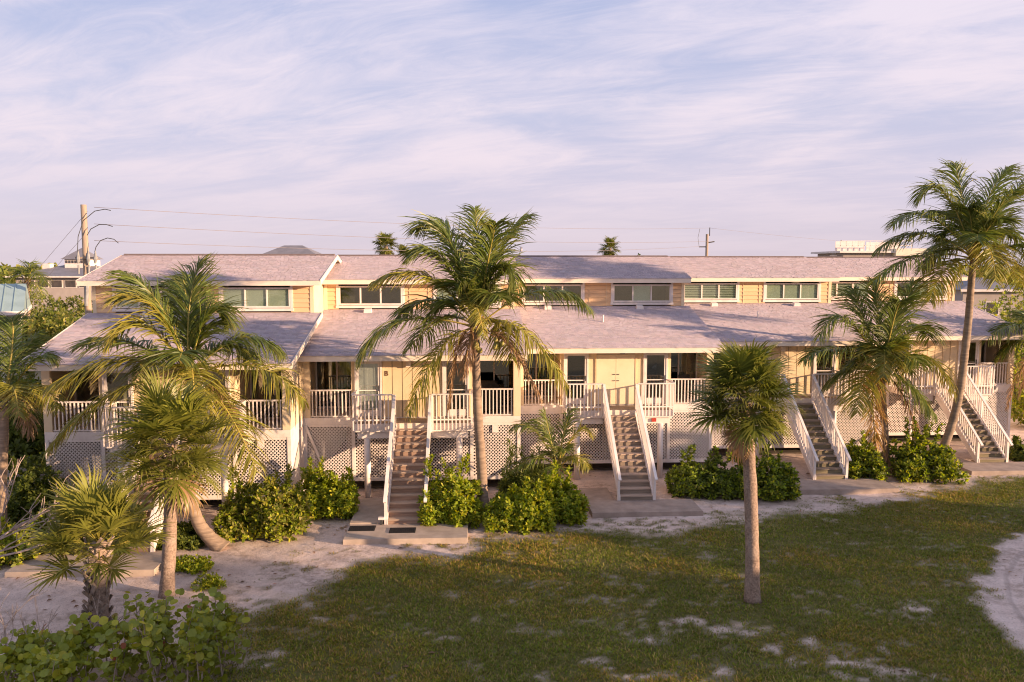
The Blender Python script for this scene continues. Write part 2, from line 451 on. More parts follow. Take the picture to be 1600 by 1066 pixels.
p = nd['Principled BSDF']; p.inputs['Roughness'].default_value = 0.95; p.inputs['Specular IOR Level'].default_value = 0.1
t = nd.new('ShaderNodeTexCoord'); a = nd.new('ShaderNodeAttribute'); a.attribute_name = 'col'
sp_ = nd.new('ShaderNodeSeparateColor'); lk.new(a.outputs['Color'], sp_.inputs[0])
def gnoise(s, d=6, r=0.65):
    n = nd.new('ShaderNodeTexNoise'); n.inputs['Scale'].default_value = s; n.inputs['Detail'].default_value = d; n.inputs['Roughness'].default_value = r
    lk.new(t.outputs['Object'], n.inputs[0]); return n.outputs[0]
def gramp(f, st):
    n = nd.new('ShaderNodeValToRGB'); e = n.color_ramp.elements
    while len(e) < len(st): e.new(0.5)
    for q, (pp, c) in zip(e, st): q.position = pp; q.color = (*c, 1)
    lk.new(f, n.inputs[0]); return n.outputs[0]
def gmix(f, x, y):
    n = nd.new('ShaderNodeMix'); n.data_type = 'RGBA'
    if isinstance(f, float): n.inputs[0].default_value = f
    else: lk.new(f, n.inputs[0])
    lk.new(x, n.inputs[6]); lk.new(y, n.inputs[7]); return n.outputs[2]
def gmul(x, y):
    n = nd.new('ShaderNodeMath'); n.operation = 'MULTIPLY'; lk.new(x, n.inputs[0])
    if isinstance(y, float): n.inputs[1].default_value = y
    else: lk.new(y, n.inputs[1])
    return n.outputs[0]
sand = gramp(gnoise(1.7), [(0.25, (0.52, 0.40, 0.34)), (0.5, (0.68, 0.54, 0.465)), (0.75, (0.78, 0.64, 0.56))])
speck = gramp(gnoise(26, 4, 0.7), [(0.30, (0.16, 0.11, 0.08)), (0.43, (0.9, 0.9, 0.9)), (0.6, (1, 1, 1)), (0.72, (1.25, 1.22, 1.2))])
n_ = nd.new('ShaderNodeMix'); n_.data_type = 'RGBA'; n_.blend_type = 'MULTIPLY'; n_.inputs[0].default_value = 0.75
lk.new(sand, n_.inputs[6]); lk.new(speck, n_.inputs[7]); sand = n_.outputs[2]
lit = gramp(gnoise(9, 5), [(0.35, (0.12, 0.075, 0.045)), (0.65, (0.34, 0.25, 0.18))])
sand = gmix(gmul(gmul(sp_.outputs[1], gramp(gnoise(5), [(0.4, (0, 0, 0)), (0.62, (1, 1, 1))])), 0.55), sand, lit)
wv = nd.new('ShaderNodeMath'); wv.operation = 'MULTIPLY'; wv.inputs[1].default_value = 56.0; lk.new(sp_.outputs[2], wv.inputs[0])
wa = nd.new('ShaderNodeMath'); wa.operation = 'ADD'; lk.new(wv.outputs[0], wa.inputs[0]); lk.new(gmul(gnoise(0.8), 1.8), wa.inputs[1])
ws = nd.new('ShaderNodeMath'); ws.operation = 'SINE'; lk.new(wa.outputs[0], ws.inputs[0])
rut = gmul(gramp(ws.outputs[0], [(0.3, (0, 0, 0)), (0.9, (1, 1, 1))]), gramp(sp_.outputs[2], [(0.08, (0, 0, 0)), (0.16, (1, 1, 1))]))
packed = gramp(gnoise(11), [(0.3, (0.30, 0.235, 0.20)), (0.7, (0.44, 0.35, 0.30))])
sand = gmix(gmul(rut, 0.95), sand, packed)
turf = gramp(gnoise(3.5, 7), [(0.3, (0.080, 0.080, 0.022)), (0.55, (0.125, 0.115, 0.036)), (0.8, (0.22, 0.17, 0.085))])
basec = gmix(sp_.outputs[0], sand, turf)
lk.new(basec, p.inputs['Base Color'])
b_ = nd.new('ShaderNodeBump'); b_.inputs['Strength'].default_value = 0.7; b_.inputs['Distance'].default_value = 0.04
lk.new(gnoise(7, 8, 0.7), b_.inputs['Height']); lk.new(b_.outputs[0], p.inputs['Normal'])
me.materials.append(gm)
tag(link('ground', me), 'sandy ground with patchy turf in front of the townhouses', 'ground', kind='structure')

# grass: tufts instanced on points
def grass_tuft(nb, hgt, spread, seed):
    r = np.random.default_rng(seed); V = []; Q = []; C = []
    for i in range(nb):
        a = r.uniform(0, 2 * np.pi); rr = spread * math.sqrt(r.random())
        b = np.array([rr * math.cos(a), rr * math.sin(a), -0.01])
        ln = hgt * r.uniform(0.6, 1.2); w = r.uniform(0.006, 0.011)
        a2 = r.uniform(0, 2 * np.pi); lean = r.uniform(0.3, 1.1)
        d = np.array([math.cos(a2) * lean, math.sin(a2) * lean, 1.0]); d /= np.linalg.norm(d)
        s = np.array([-math.sin(a2), math.cos(a2), 0]) * w
        m_ = b + d * ln * 0.55; e = b + d * ln + np.array([math.cos(a2), math.sin(a2), -0.5]) * ln * 0.25
        k = len(V); V += [b - s, b + s, m_ + s * .8, m_ - s * .8, e + s * .15, e - s * .15]
        Q += [[k, k + 1, k + 2, k + 3], [k + 3, k + 2, k + 4, k + 5]]
        v = r.uniform(0.75, 1.25); dry = r.random() < 0.22
        c = np.array([0.26, 0.20, 0.075]) if dry else np.array([0.145 + r.uniform(-.03, .045), 0.19, 0.020])
        C += [c * v * .75] * 2 + [c * v] * 2 + [c * v * 1.15] * 2
    return V, Q, C
GRASSM = leafmat('grass_blade', 0.6, 0.25, 1.0, 0.15, 0.2)
tufts = []
tcoll = bpy.data.collections.new('grass_tufts')
for i in range(4):
    V, Q, C = grass_tuft(16, 0.085, 0.11, 50 + i)
    tufts.append(npmesh('grass_tuft', V, Q, GRASSM, C))
NP = 190000
qx = rng.uniform(-8.5, 27, NP); qy = 14.0 + (rng.random(NP) ** 1.25) * 20.0
inview = np.abs(qx) < qy * 0.70 + 1.0
qx, qy = qx[inview], qy[inview]
gmk = grass_mask(qx, qy)
keep = rng.random(len(qx)) < gmk * np.clip(1.5 - 0.035 * (qy - 14), 0.5, 1) * (0.45 + 0.75 * np.clip((fbm(qx * .7 + 3, qy * .9, 4) - .3) / .3, 0, 1))
qx, qy, gmk = qx[keep], qy[keep], gmk[keep]
qz = (fbm(qx * 0.5, qy * 0.5, 3) - 0.5) * 0.10 + (fbm(qx * 3, qy * 3, 2) - 0.5) * 0.03 - 0.02
# the blades are written straight into one mesh (rotated, scaled copies of four tufts)
VV, QQ, CC = [], [], []; off = 0
pick = rng.integers(0, 4, len(qx))
for k in range(4):
    i = np.where(pick == k)[0]
    V, Q, C = [np.array(z) for z in grass_tuft(5, 0.075, 0.10, 50 + k)]
    th = rng.uniform(0, 2 * np.pi, len(i)); s = rng.uniform(0.6, 1.35, len(i)) * (0.55 + 0.45 * gmk[i])
    c_, s_ = np.cos(th), np.sin(th)
    W = np.empty((len(i), len(V), 3))
    W[:, :, 0] = (V[None, :, 0] * c_[:, None] - V[None, :, 1] * s_[:, None]) * s[:, None] + qx[i][:, None]
    W[:, :, 1] = (V[None, :, 0] * s_[:, None] + V[None, :, 1] * c_[:, None]) * s[:, None] + qy[i][:, None]
    W[:, :, 2] = V[None, :, 2] * s[:, None] + qz[i][:, None]
    tint = (0.7 + 0.6 * fbm(qx[i] * .9 + 11, qy[i] * .9, 3))[:, None] * np.array([1, 1, 1])[None]
    yel = np.clip((fbm(qx[i] * .5 + 70, qy[i] * .6 + 8, 3) - .45) / .2, 0, 1)[:, None]
    tint = tint * (1 + yel * np.array([[0.35, 0.10, 0.0]]))
    VV.append(W.reshape(-1, 3)); QQ.append((Q[None] + (np.arange(len(i)) * len(V))[:, None, None]).reshape(-1, 4) + off)
    CC.append((C[None] * tint[:, None, :]).reshape(-1, 3)); off += len(i) * len(V)
tag(link('grass', npmesh('grass', np.concatenate(VV), np.concatenate(QQ), GRASSM, np.concatenate(CC))), 'short patchy olive green lawn grass in front of the townhouses', 'grass', kind='stuff')
for m_ in tufts: bpy.data.meshes.remove(m_)
bpy.data.collections.remove(tcoll)

# ------------------------------------------------------------------ townhouse sections
YAW = 0.05
def shingles(parent, uA, uB, v0, z0, v1, z1, dv=0.0):
    """tabbed courses from the eave (v0,z0) up to (v1,z1); uA,uB = (at eave, at top)"""
    L = math.hypot(v1 - v0, z1 - z0); n = int(L / 0.145)
    nz_, nv_ = (v1 - v0) / L, -(z1 - z0) / L          # normal (v,z) = (nv_, nz_)
    V = []; Q = []; C = []
    for i in range(n):
        ta, tb = i / n, (i + 1.04) / n
        a0 = uA[0] + (uA[1] - uA[0]) * ta; b0 = uB[0] + (uB[1] - uB[0]) * ta
        u = a0 - random.uniform(0, 0.25)
        row = random.uniform(0.97, 1.03)
        while u < b0:
            w = random.choice((0.13, 0.16, 0.2, 0.24)); l = max(u, a0); r = min(u + w - 0.008, b0); u += w
            if r - l < 0.02: continue
            h = random.choice((0.010, 0.012, 0.018)); dr = random.uniform(-0.10, 0.10) if h > .015 else 0
            P = lambda uu, tt, hh: (uu, v0 + (v1 - v0) * tt + nv_ * hh, z0 + (z1 - z0) * tt + nz_ * hh)
            k = len(V)
            V += [P(l, ta + dr / n, 0), P(r, ta + dr / n, 0), P(r, ta + dr / n, h), P(l, ta + dr / n, h), P(r, min(tb, 1), 0.001), P(l, min(tb, 1), 0.001)]
            Q += [[k, k + 1, k + 2, k + 3], [k + 3, k + 2, k + 4, k + 5]]
            g = row * random.uniform(0.84, 1.10); c = (g * random.uniform(.97, 1.03), g, g * random.uniform(.97, 1.03))
            C += [c] * 6
    return link('shingles', npmesh('shingles', V, Q, SHINGLE, C), parent, kind='stuff')

def lattice_mesh(u0, u1, z0, z1, v, pitch=0.122, w=0.031, th=0.008):
    mb = MB()
    def clip(du):
        # 45 degree strips: u = c + s*z
        for s, vv in ((1, v), (-1, v + th + 0.001)):
            c = u0 - (z1 - z0) if s > 0 else u0
            end = u1 if s > 0 else u1 + (z1 - z0)
            while c < end:
                za, zb = 0.0, z1 - z0
                if s > 0:
                    za = max(za, u0 - c); zb = min(zb, u1 - c)
                else:
                    za = max(za, c - u1); zb = min(zb, c - u0)
                if zb - za > 0.03:
                    hw = w * 0.707
                    a = (c + s * za, z0 + za); b = (c + s * zb, z0 + zb)
                    mb.hexa([(a[0] - hw, vv, a[1]), (a[0] + hw, vv, a[1]), (a[0] + hw, vv + th, a[1]), (a[0] - hw, vv + th, a[1]),
                             (b[0] - hw, vv, b[1]), (b[0] + hw, vv, b[1]), (b[0] + hw, vv + th, b[1]), (b[0] - hw, vv + th, b[1])])
                c += pitch
    clip(0)
    return mb

def baluster_mesh(name, h, w=0.035):
    return MB().box(-w / 2, w / 2, -w / 2, w / 2, 0, h).mesh(name, WHITE)
BAL_PORCH = baluster_mesh('baluster', 0.93, 0.038)
BAL_LAND = baluster_mesh('baluster', 1.24, 0.042)

def window(root, u, z0, z1, w, v, blinds, n=3):
    f = MB(); t = 0.06
    f.box(u - w / 2, u + w / 2, v - 0.03, v + 0.05, z0, z0 + t); f.box(u - w / 2, u + w / 2, v - 0.03, v + 0.05, z1 - t, z1)
    f.box(u - w / 2, u - w / 2 + t, v - 0.03, v + 0.05, z0 + t, z1 - t); f.box(u + w / 2 - t, u + w / 2, v - 0.03, v + 0.05, z0 + t, z1 - t)
    pw = (w - 2 * t) / n
    for i in range(1, n):
        x = u - w / 2 + t + pw * i
        f.box(x - 0.03, x + 0.03, v - 0.025, v + 0.045, z0 + t, z1 - t)
    # flat casing and sill proud of the siding
    f.box(u - w / 2 - 0.10, u - w / 2 - 0.002, v - 0.035, v + 0.01, z0 - 0.02, z1 + 0.06); f.box(u + w / 2 + 0.002, u + w / 2 + 0.10, v - 0.035, v + 0.01, z0 - 0.02, z1 + 0.06)
    f.box(u - w / 2 - 0.12, u + w / 2 + 0.12, v - 0.05, v + 0.01, z0 - 0.13, z0 - 0.022)
    fo = f.build('window', WHITE, root)
    for i in range(n):
        a, b = u - w / 2 + t + pw * i + (0.03 if i else 0), u - w / 2 + t + pw * (i + 1) - (0.03 if i < n - 1 else 0)
        MB().box(a, b, v + 0.005, v + 0.012, z0 + t, z1 - t).build('pane', GLASS, fo)
        k = blinds[i % len(blinds)]
        if k:
            bl = MB(); step = {1: 0.05, 2: 0.085}[k]; zz = z0 + t
            while zz < z1 - t - 0.01:
                bl.beam((a + .01, v + 0.035, zz + step / 2), (b - .01, v + 0.035, zz + step / 2), 0.004, step * (1.02 if k == 1 else 0.80), up=(0, -0.25, 1) if k == 1 else (0, -0.5, 1))
                zz += step
            # slats hang nearly closed
            bl.build('blind', BLIND_G, fo)
    return fo

def door(root, u, v, z0, w, h, curtain, mat_pane):
    f = MB(); t = 0.075
    f.box(u - w / 2 - 0.07, u - w / 2, v - 0.05, v + 0.06, z0, z0 + h + 0.07); f.box(u + w / 2, u + w / 2 + 0.07, v - 0.05, v + 0.06, z0, z0 + h + 0.07)
    f.box(u - w / 2, u + w / 2, v - 0.05, v + 0.06, z0 + h, z0 + h + 0.07)
    fo = f.build('door_frame', WHITE, root)
    d = MB()
    d.box(u - w / 2 + .005, u - w / 2 + t, v - 0.03, v + 0.01, z0 + .01, z0 + h - .005); d.box(u + w / 2 - t, u + w / 2 - .005, v - 0.03, v + 0.01, z0 + .01, z0 + h - .005)
    d.box(u - w / 2 + t, u + w / 2 - t, v - 0.03, v + 0.01, z0 + h - t, z0 + h - .005); d.box(u - w / 2 + t, u + w / 2 - t, v - 0.03, v + 0.01, z0 + .01, z0 + 0.25)
    d.box(u - w / 2 + t, u + w / 2 - t, v - 0.03, v + 0.01, z0 + 0.95, z0 + 0.99)
    do = d.build('door', WHITE, root)
    MB().box(u - w / 2 + t, u + w / 2 - t, v - 0.012, v - 0.006, z0 + 0.25, z0 + 0.95).build('pane', mat_pane, do)
    MB().box(u - w / 2 + t, u + w / 2 - t, v - 0.012, v - 0.006, z0 + 0.99, z0 + h - t).build('pane', mat_pane, do)
    MB().box(u + w / 2 - t + .02, u + w / 2 - t + .045, v - 0.075, v - 0.03, z0 + 0.95, z0 + 1.15).build('handle', DARKM, do)
    if curtain:
        c = MB(); x = u - w / 2 + t
        while x < u + w / 2 - t - .01:
            c.box(x, min(x + .05, u + w / 2 - t), v + 0.015 + random.choice((0, .012)), v + 0.04, z0 + .26, z0 + h - t); x += .05
        c.build('curtain', CURTAIN, do)
    return do

FL, EB = 2.72, 4.88                                   # floor level, underside of the lower eave
def section(name_label, cx, cy, h, ucx, opt):
    root = thing('townhouse', name_label, 'townhouse', (cx, cy, 0), YAW, 'joined stilted townhouse sections')
    uo = ucx                                           # the upper storey's centre relative to the lower one
    V1 = 4.6
    # lattice skirt: posts, bottom rail, panels
    posts = [-h + .06, -2.15, 2.15, h - .06]
    for i, u in enumerate(posts):
        MB().box(u - 0.06, u + 0.06, -0.025, 0.075, 0.0 if i in (0, 3) else 0.36, 2.465).build('skirt_post', WHITE, root)
    for a, b in zip(posts[:-1], posts[1:]):
        MB().box(a + .06, b - .06, -0.012, 0.05, 0.36, 0.50).build('skirt_rail', WHITE, root)
        MB().box(a + .06, b - .06, -0.012, 0.05, 2.38, 2.465).build('skirt_rail', WHITE, root)
        lattice_mesh(a + .06, b - .06, 0.50, 2.38, 0.005).build('lattice', WHITE, root, kind='stuff')
    # side skirts and side walls (solid, right side catches the sun)
    lo = lambda v: 5.02 + (6.36 - 5.02) * (v + 0.85) / (V1 + 0.85) - 0.16      # underside of lower roof
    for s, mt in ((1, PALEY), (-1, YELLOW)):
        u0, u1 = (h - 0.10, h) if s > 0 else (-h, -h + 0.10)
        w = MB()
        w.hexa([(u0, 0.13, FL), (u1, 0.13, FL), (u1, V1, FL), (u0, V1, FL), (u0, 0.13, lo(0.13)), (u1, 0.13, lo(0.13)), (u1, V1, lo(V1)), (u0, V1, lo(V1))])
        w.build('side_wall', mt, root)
        MB().box(u0 + .01, u1 - .01, 0.08, 11.6, 0.05, 2.46).build('side_skirt', WHITE, root)
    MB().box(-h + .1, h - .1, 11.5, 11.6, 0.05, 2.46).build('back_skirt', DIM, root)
    MB().box(-h + .11, h - .11, 0.35, 11.49, -.2, 0.06).build('crawl_shade', CRAWL_SHADE, root)  # dark sheet laid over plain sand, painting the shade behind the lattice
    for u in (-2.6, 0, 2.6):
        for v in (2.2, 6.5):
            MB().tube([(u, v, -.05), (u, v, 2.46)], 0.15, 10).build('pile', CONC, root)
    # floor with its rim band
    MB().box(-h, h, -0.02, 11.6, 2.468, FL).build('floor_band', WHITE, root)
    # lower front wall: boards between the doors
    D1, DW = 1.58, 0.84
    wl_, wr_ = -(D1 - DW / 2 - 0.075), (D1 - DW / 2 - 0.075)
    if opt.get('closet'):
        cw = 0.76
        MB().box(wl_, -cw - .05, 0, 0.10, FL + .002, EB + .1).build('wall', YELLOW, root)
        MB().box(cw + .05, wr_, 0, 0.10, FL + .002, EB + .1).build('wall', YELLOW, root)
        MB().box(-cw - .05, cw + .05, 0, 0.10, FL + 2.03, EB + .1).build('wall', YELLOW, root)
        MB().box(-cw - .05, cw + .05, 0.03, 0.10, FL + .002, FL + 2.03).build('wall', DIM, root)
        for s in (-1, 1):
            a, b = (-cw, -0.006) if s < 0 else (0.006, cw)
            dd = MB().box(a, b, -0.03, 0.02, FL + 0.03, FL + 2.01).build('closet_door', PALEY, root)
            hb = MB()
            for zz in (FL + .95, FL + 1.2): hb.box(min(s * .03, s * .13), max(s * .03, s * .13), -0.05, -0.031, zz, zz + .03)
            hb.build('latch', DARKM, dd)
        for s in (-1, 1):
            MB().box(s * (cw + .03) - .025, s * (cw + .03) + .025, -0.045, -0.001, FL + .01, FL + 2.05).build('trim_board', YELLOW, root)
    else:
        nb = 6; bw = (wr_ - wl_) / nb
        MB().box(wl_, wr_, 0.03, 0.10, FL + .002, EB + .1).build('wall', DIM, root)
        for i in range(nb):
            MB().box(wl_ + bw * i + .012, wl_ + bw * (i + 1) - .012, 0.0, 0.028, FL + .004, EB + .1).build('wall_board', YELLOW, root)
    for s in (-1, 1):
        door(root, s * D1, 0.0, FL + 0.02, DW, 2.02, opt['curtain'][0 if s < 0 else 1], GLASSD if not opt['curtain'][0 if s < 0 else 1] else GLASS)
        MB().box(s * D1 - DW / 2 - .07, s * D1 + DW / 2 + .07, 0.01, 0.1, FL + 2.12, EB + .1).build('wall', YELLOW, root)
        a, b = sorted((s * (D1 + DW / 2 + .072), s * 2.20))
        MB().box(a, b, 0, 0.12, FL + .002, EB + .1).build('wall', YELLOW, root)
        # porch: recessed, railing in the wall plane
        a, b = sorted((s * 2.20, s * (h - .10)))
        pa, pb = sorted((s * (h - .26), s * (h + .004)))
        MB().box(pa, pb, -0.015, 0.12, FL + .003, EB + .1).build('porch_post', PALEY, root)
        MB().box(a, b, 0.0, 0.12, EB - .06, EB + .1).build('porch_beam', YELLOW, root)
        rec = 1.9
        # recess walls: back glass slider, side boards
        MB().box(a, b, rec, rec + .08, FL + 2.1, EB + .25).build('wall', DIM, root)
        ax, bx = sorted((s * 2.10, s * 2.18))
        MB().box(ax, bx, 0.12, rec + .08, FL + .002, EB + .25).build('wall', YELLOW, root)
        sf = MB(); half = (b - a) / 2
        for x in (a, a + half - .03, b - .06): sf.box(x, x + .06, rec - .02, rec + .05, FL + .01, FL + 2.1)
        sf.box(a + .06, b - .06, rec - .02, rec + .05, FL + .01, FL + .08); sf.box(a + .06, b - .06, rec - .02, rec + .05, FL + 2.03, FL + 2.1)
        so_ = sf.build('sliding_door', WHITE if s > 0 else TRIM, root)
        MB().box(a + .06, a + half - .03, rec + .01, rec + .018, FL + .08, FL + 2.03).build('pane', GLASSD, so_)
        MB().box(a + half + .03, b - .06, rec + .01, rec + .018, FL + .08, FL + 2.03).build('pane', GLASSD, so_)
        if opt['slider'][0 if s < 0 else 1]:
            MB().box(a + half + .05, a + half + .38, rec + .06, rec + .09, FL + .08, FL + 2.03).build('curtain', CURTAIN, so_)
        MB().box(a, b, rec + .1, rec + .12, FL, EB + .2).build('back_wall', DARK, root)  # sheet close behind the glass; its black paints the unlit room
        # railing
        ra, rb = sorted((s * 2.205, s * (h - .265)))
        rl = MB().box(ra, rb, 0.0, 0.09, FL + .97, FL + 1.02).build('porch_railing', WHITE, root)
        MB().box(ra, rb, 0.02, 0.07, FL + .02, FL + .055).build('bottom_rail', WHITE, rl)
        n = int((rb - ra) / 0.128)
        for i in range(n):
            share('baluster', BAL_PORCH, rl, (ra + (rb - ra) * (i + .5) / n, 0.045, FL + 0.045))
    # porch ceiling / lower storey lid
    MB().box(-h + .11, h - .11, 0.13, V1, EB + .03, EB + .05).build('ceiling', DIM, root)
    # soffit, fascia, roof deck of the lower roof
    ov = 0.28
    xa, xb = -h - (ov if opt['left_end'] else .12), h + (ov if opt['right_end'] else .20)
    ta = xa + opt.get('top_left', 0.0); tb = xb
    MB().box(xa + .03, xb - .03, -0.83, -0.02, EB - .005, EB + .015).build('soffit', TRIM, root)
    MB().box(xa, xb, -0.87, -0.835, EB - .01, EB + .185).build('fascia', TRIM, root)
    e0, e1 = EB + .19, 6.40
    MB().hexa([(xa + .02, -0.83, e0 - .15), (xb - .02, -0.83, e0 - .15), (tb - .02, V1, e1 - .17), (ta + .02, V1, e1 - .17),
               (xa + .02, -0.83, e0 - .012), (xb - .02, -0.83, e0 - .012), (tb - .02, V1, e1 - .022), (ta + .02, V1, e1 - .022)]).build('roof_deck', TRIM, root)
    # rake boards on the exposed ends
    for x, xt, on in ((xa - .012, ta - .012, True), (xb + .012, tb + .012, opt['right_end'])):
        if on: MB().beam((x, -0.87, e0 - .07), (xt, V1 - .02, e1 - .085), 0.03, 0.20).build('rake_board', TRIM, root)
    shingles(root, (xa - .03, ta - .03), (xb + .03, tb + .03), -0.90, e0 - 0.002, V1 - .002, e1 - 0.002)
    # upper storey
    uh = h + opt.get('up_extra', 0.0)
    za, zb = 6.22, 7.50
    wins = [(uo - 2.03, 2.62), (uo + 1.98, 2.62)]
    wz0, wz1 = 6.585, 7.37
    rows = 7; rh = (zb - za) / rows
    sdg = MB()
    def spans(z0, z1):
        cuts = []
        if z1 > wz0 - .02 and z0 < wz1 + .02:
            for u, w in wins: cuts.append((u - w / 2 - .02, u + w / 2 + .02))
        x = uo - uh + .02; out = []
        for a, b in cuts:
            if a > x: out.append((x, a))
            x = b
        out.append((x, uo + uh - .02)); return out
    for i in range(rows):
        z0, z1 = za + rh * i, za + rh * (i + 1)
        for a, b in spans(z0, z1):
            g = random.uniform(.95, 1.04)
            sdg.hexa([(a, V1 - .03, z0 + .009), (b, V1 - .03, z0 + .009), (b, V1 + .06, z0 + .009), (a, V1 + .06, z0 + .009), (a, V1 - .004, z1), (b, V1 - .004, z1), (b, V1 + .06, z1), (a, V1 + .06, z1)], (g, g, g))
    sdg.build('siding', SIDING, root, kind='stuff')
    for k, (u, w) in enumerate(wins):
        window(root, u, wz0, wz1, w, V1 - .01, opt['blinds'][k])
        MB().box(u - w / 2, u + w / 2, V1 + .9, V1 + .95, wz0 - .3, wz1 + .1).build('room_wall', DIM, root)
    for u in (uo - uh + .06, uo + uh - .06):
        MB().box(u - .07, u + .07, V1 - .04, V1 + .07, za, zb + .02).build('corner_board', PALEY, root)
    for u in (uo - 0.42, uo + 0.36):
        MB().box(u - .012, u + .012, V1 - .036, V1 - .0, za + .1, zb).build('trim_board', YELLOW, root)
    VR, VB = V1 + 3.55, V1 + 7.1
    rz = 8.66
    for s in (-1, 1):
        u0, u1 = (uo + uh - 0.05, uo + uh) if s > 0 else (uo - uh, uo - uh + 0.05)
        w = MB(); v0_, v1_ = V1 + .072, VB
        w.v += [(u0, v0_, 4.9), (u0, v1_, 2.5), (u0, v1_, zb), (u0, VR, rz - .22), (u0, v0_, zb), (u1, v0_, 4.9), (u1, v1_, 2.5), (u1, v1_, zb), (u1, VR, rz - .22), (u1, v0_, zb)]
        w.f += [(0, 1, 2, 3, 4), (9, 8, 7, 6, 5), (0, 5, 6, 1), (1, 6, 7, 2), (2, 7, 8, 3), (3, 8, 9, 4), (4, 9, 5, 0)]; w.c += [None] * 7
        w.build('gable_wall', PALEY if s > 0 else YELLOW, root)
    MB().box(uo - uh + .06, uo + uh - .06, VB - .06, VB, 2.5, zb).build('back_wall', YELLOW, root)
    # upper roof: two slopes, fascia, rakes, ridge
    xa, xb = uo - uh - (.35 if opt['left_end'] else .10), uo + uh + (.35 if opt['right_end'] else .18)
    ve, zt = V1 - .45, zb + .14
    MB().box(xa, xb, ve - .035, ve, zb - .05, zt + .01).build('fascia', TRIM, root)
    MB().box(xa + .03, xb - .03, ve + .002, V1 - .005, zb - .03, zb - .01).build('soffit', TRIM, root)
    vb2 = VR + (VR - ve)
    rd = MB()
    rd.hexa([(xa + .02, ve + .003, zt - .10), (xb - .02, ve + .003, zt - .10), (xb - .02, VR, rz - .14), (xa + .02, VR, rz - .14), (xa + .02, ve + .003, zt - .005), (xb - .02, ve + .003, zt - .005), (xb - .02, VR, rz - .02), (xa + .02, VR, rz - .02)])
    rd.hexa([(xa + .02, VR, rz - .14), (xb - .02, VR, rz - .14), (xb - .02, vb2, zt - .10), (xa + .02, vb2, zt - .10), (xa + .02, VR, rz - .02), (xb - .02, VR, rz - .02), (xb - .02, vb2, zt - .005), (xa + .02, vb2, zt - .005)])
    rd.build('roof_deck', TRIM, root)
    for x in ((xa - .012, xb + .012) if opt['right_end'] else (xa - .012,)):
        MB().beam((x, ve - .03, zt - .07), (x, VR - .005, rz - .09), 0.03, 0.19).beam((x, VR + .005, rz - .09), (x, vb2, zt - .07), 0.03, 0.19).build('rake_board', TRIM, root)
    shingles(root, (xa - .03, xa - .03), (xb + .03, xb + .03), ve - .06, zt, VR, rz - .002)
    shingles(root, (xa - .03, xa - .03), (xb + .03, xb + .03), vb2 + .06, zt, VR, rz - .002)
    MB().hexa([(xa + .1, VR - .12, rz - .01), (xb - .1, VR - .12, rz - .01), (xb - .1, VR + .12, rz - .01), (xa + .1, VR + .12, rz - .01), (xa + .1, VR - .05, rz + .055), (xb - .1, VR - .05, rz + .055), (xb - .1, VR + .05, rz + .055), (xa + .1, VR + .05, rz + .055)]).build('ridge_vent', RIDGE, root)
    rzf = lambda v: e0 + (e1 - e0) * (v + .87) / (V1 + .87)
    for u in opt.get('vents', ()):
        v = V1 - .42; z = rzf(v)
        MB().hexa([(u - .16, v - .13, z - .03), (u + .16, v - .13, z - .03), (u + .16, v + .13, z + .03), (u - .16, v + .13, z + .03), (u - .14, v - .13, z + .13), (u + .14, v - .13, z + .13), (u + .14, v + .12, z + .16), (u - .14, v + .12, z + .16)]).build('roof_vent', WHITE, root)
    for u, v in opt.get('pipes', ()):
        z = rzf(v)
        MB().tube([(u, v, z - .05), (u, v, z + .30)], 0.035, 8).build('vent_pipe', WHITE, root)
    return root

SEC = [
    ('townhouse section nearest the camera, at the left end, with palms across its front', -11.45, 26.15, 4.02, -0.20, dict(left_end=True, right_end=True, top_left=-0.25, up_extra=0.16, curtain=(0, 0), slider=(0, 0), blinds=[(1, 1, 1), (1, 1, 1)], vents=(-2.2,))),
    ('second townhouse section from the left, with a curtained storm door and brown stairs', -3.62, 28.64, 3.94, 0.0, dict(left_end=False, right_end=False, curtain=(1, 0), slider=(1, 0), blinds=[(0, 0, 0), (1, 0, 0)], vents=(-2.1,), pipes=())),
    ('middle townhouse section with double closet doors on the landing', 4.10, 31.20, 3.90, 0.0, dict(left_end=False, right_end=False, closet=True, curtain=(0, 0), slider=(0, 1), blinds=[(0, 0, 0), (0, 1, 0)], vents=(1.8, -2.3), pipes=((-0.15, 2.3),))),
    ('fourth townhouse section from the left, with horizontal slat blinds upstairs', 11.85, 33.90, 3.90, -.05, dict(left_end=False, right_end=False, curtain=(0, 0), slider=(0, 0), blinds=[(2, 2, 2), (1, 1, 1)], vents=(-2.0, 2.0), pipes=((-.55, 2.3),))),
    ('farthest townhouse section at the right end of the row', 19.50, 36.50, 3.78, -.15, dict(left_end=False, right_end=True, curtain=(0, 0), slider=(0, 0), blinds=[(2, 2, 1), (0, 1, 1)], vents=(1.4,), pipes=((-1.6, 1.9),))),
]
ROOTS = []
for lab, cx, cy_, h, ucx, opt in SEC:
    ROOTS.append(section(lab, cx, cy_, h, ucx, opt))

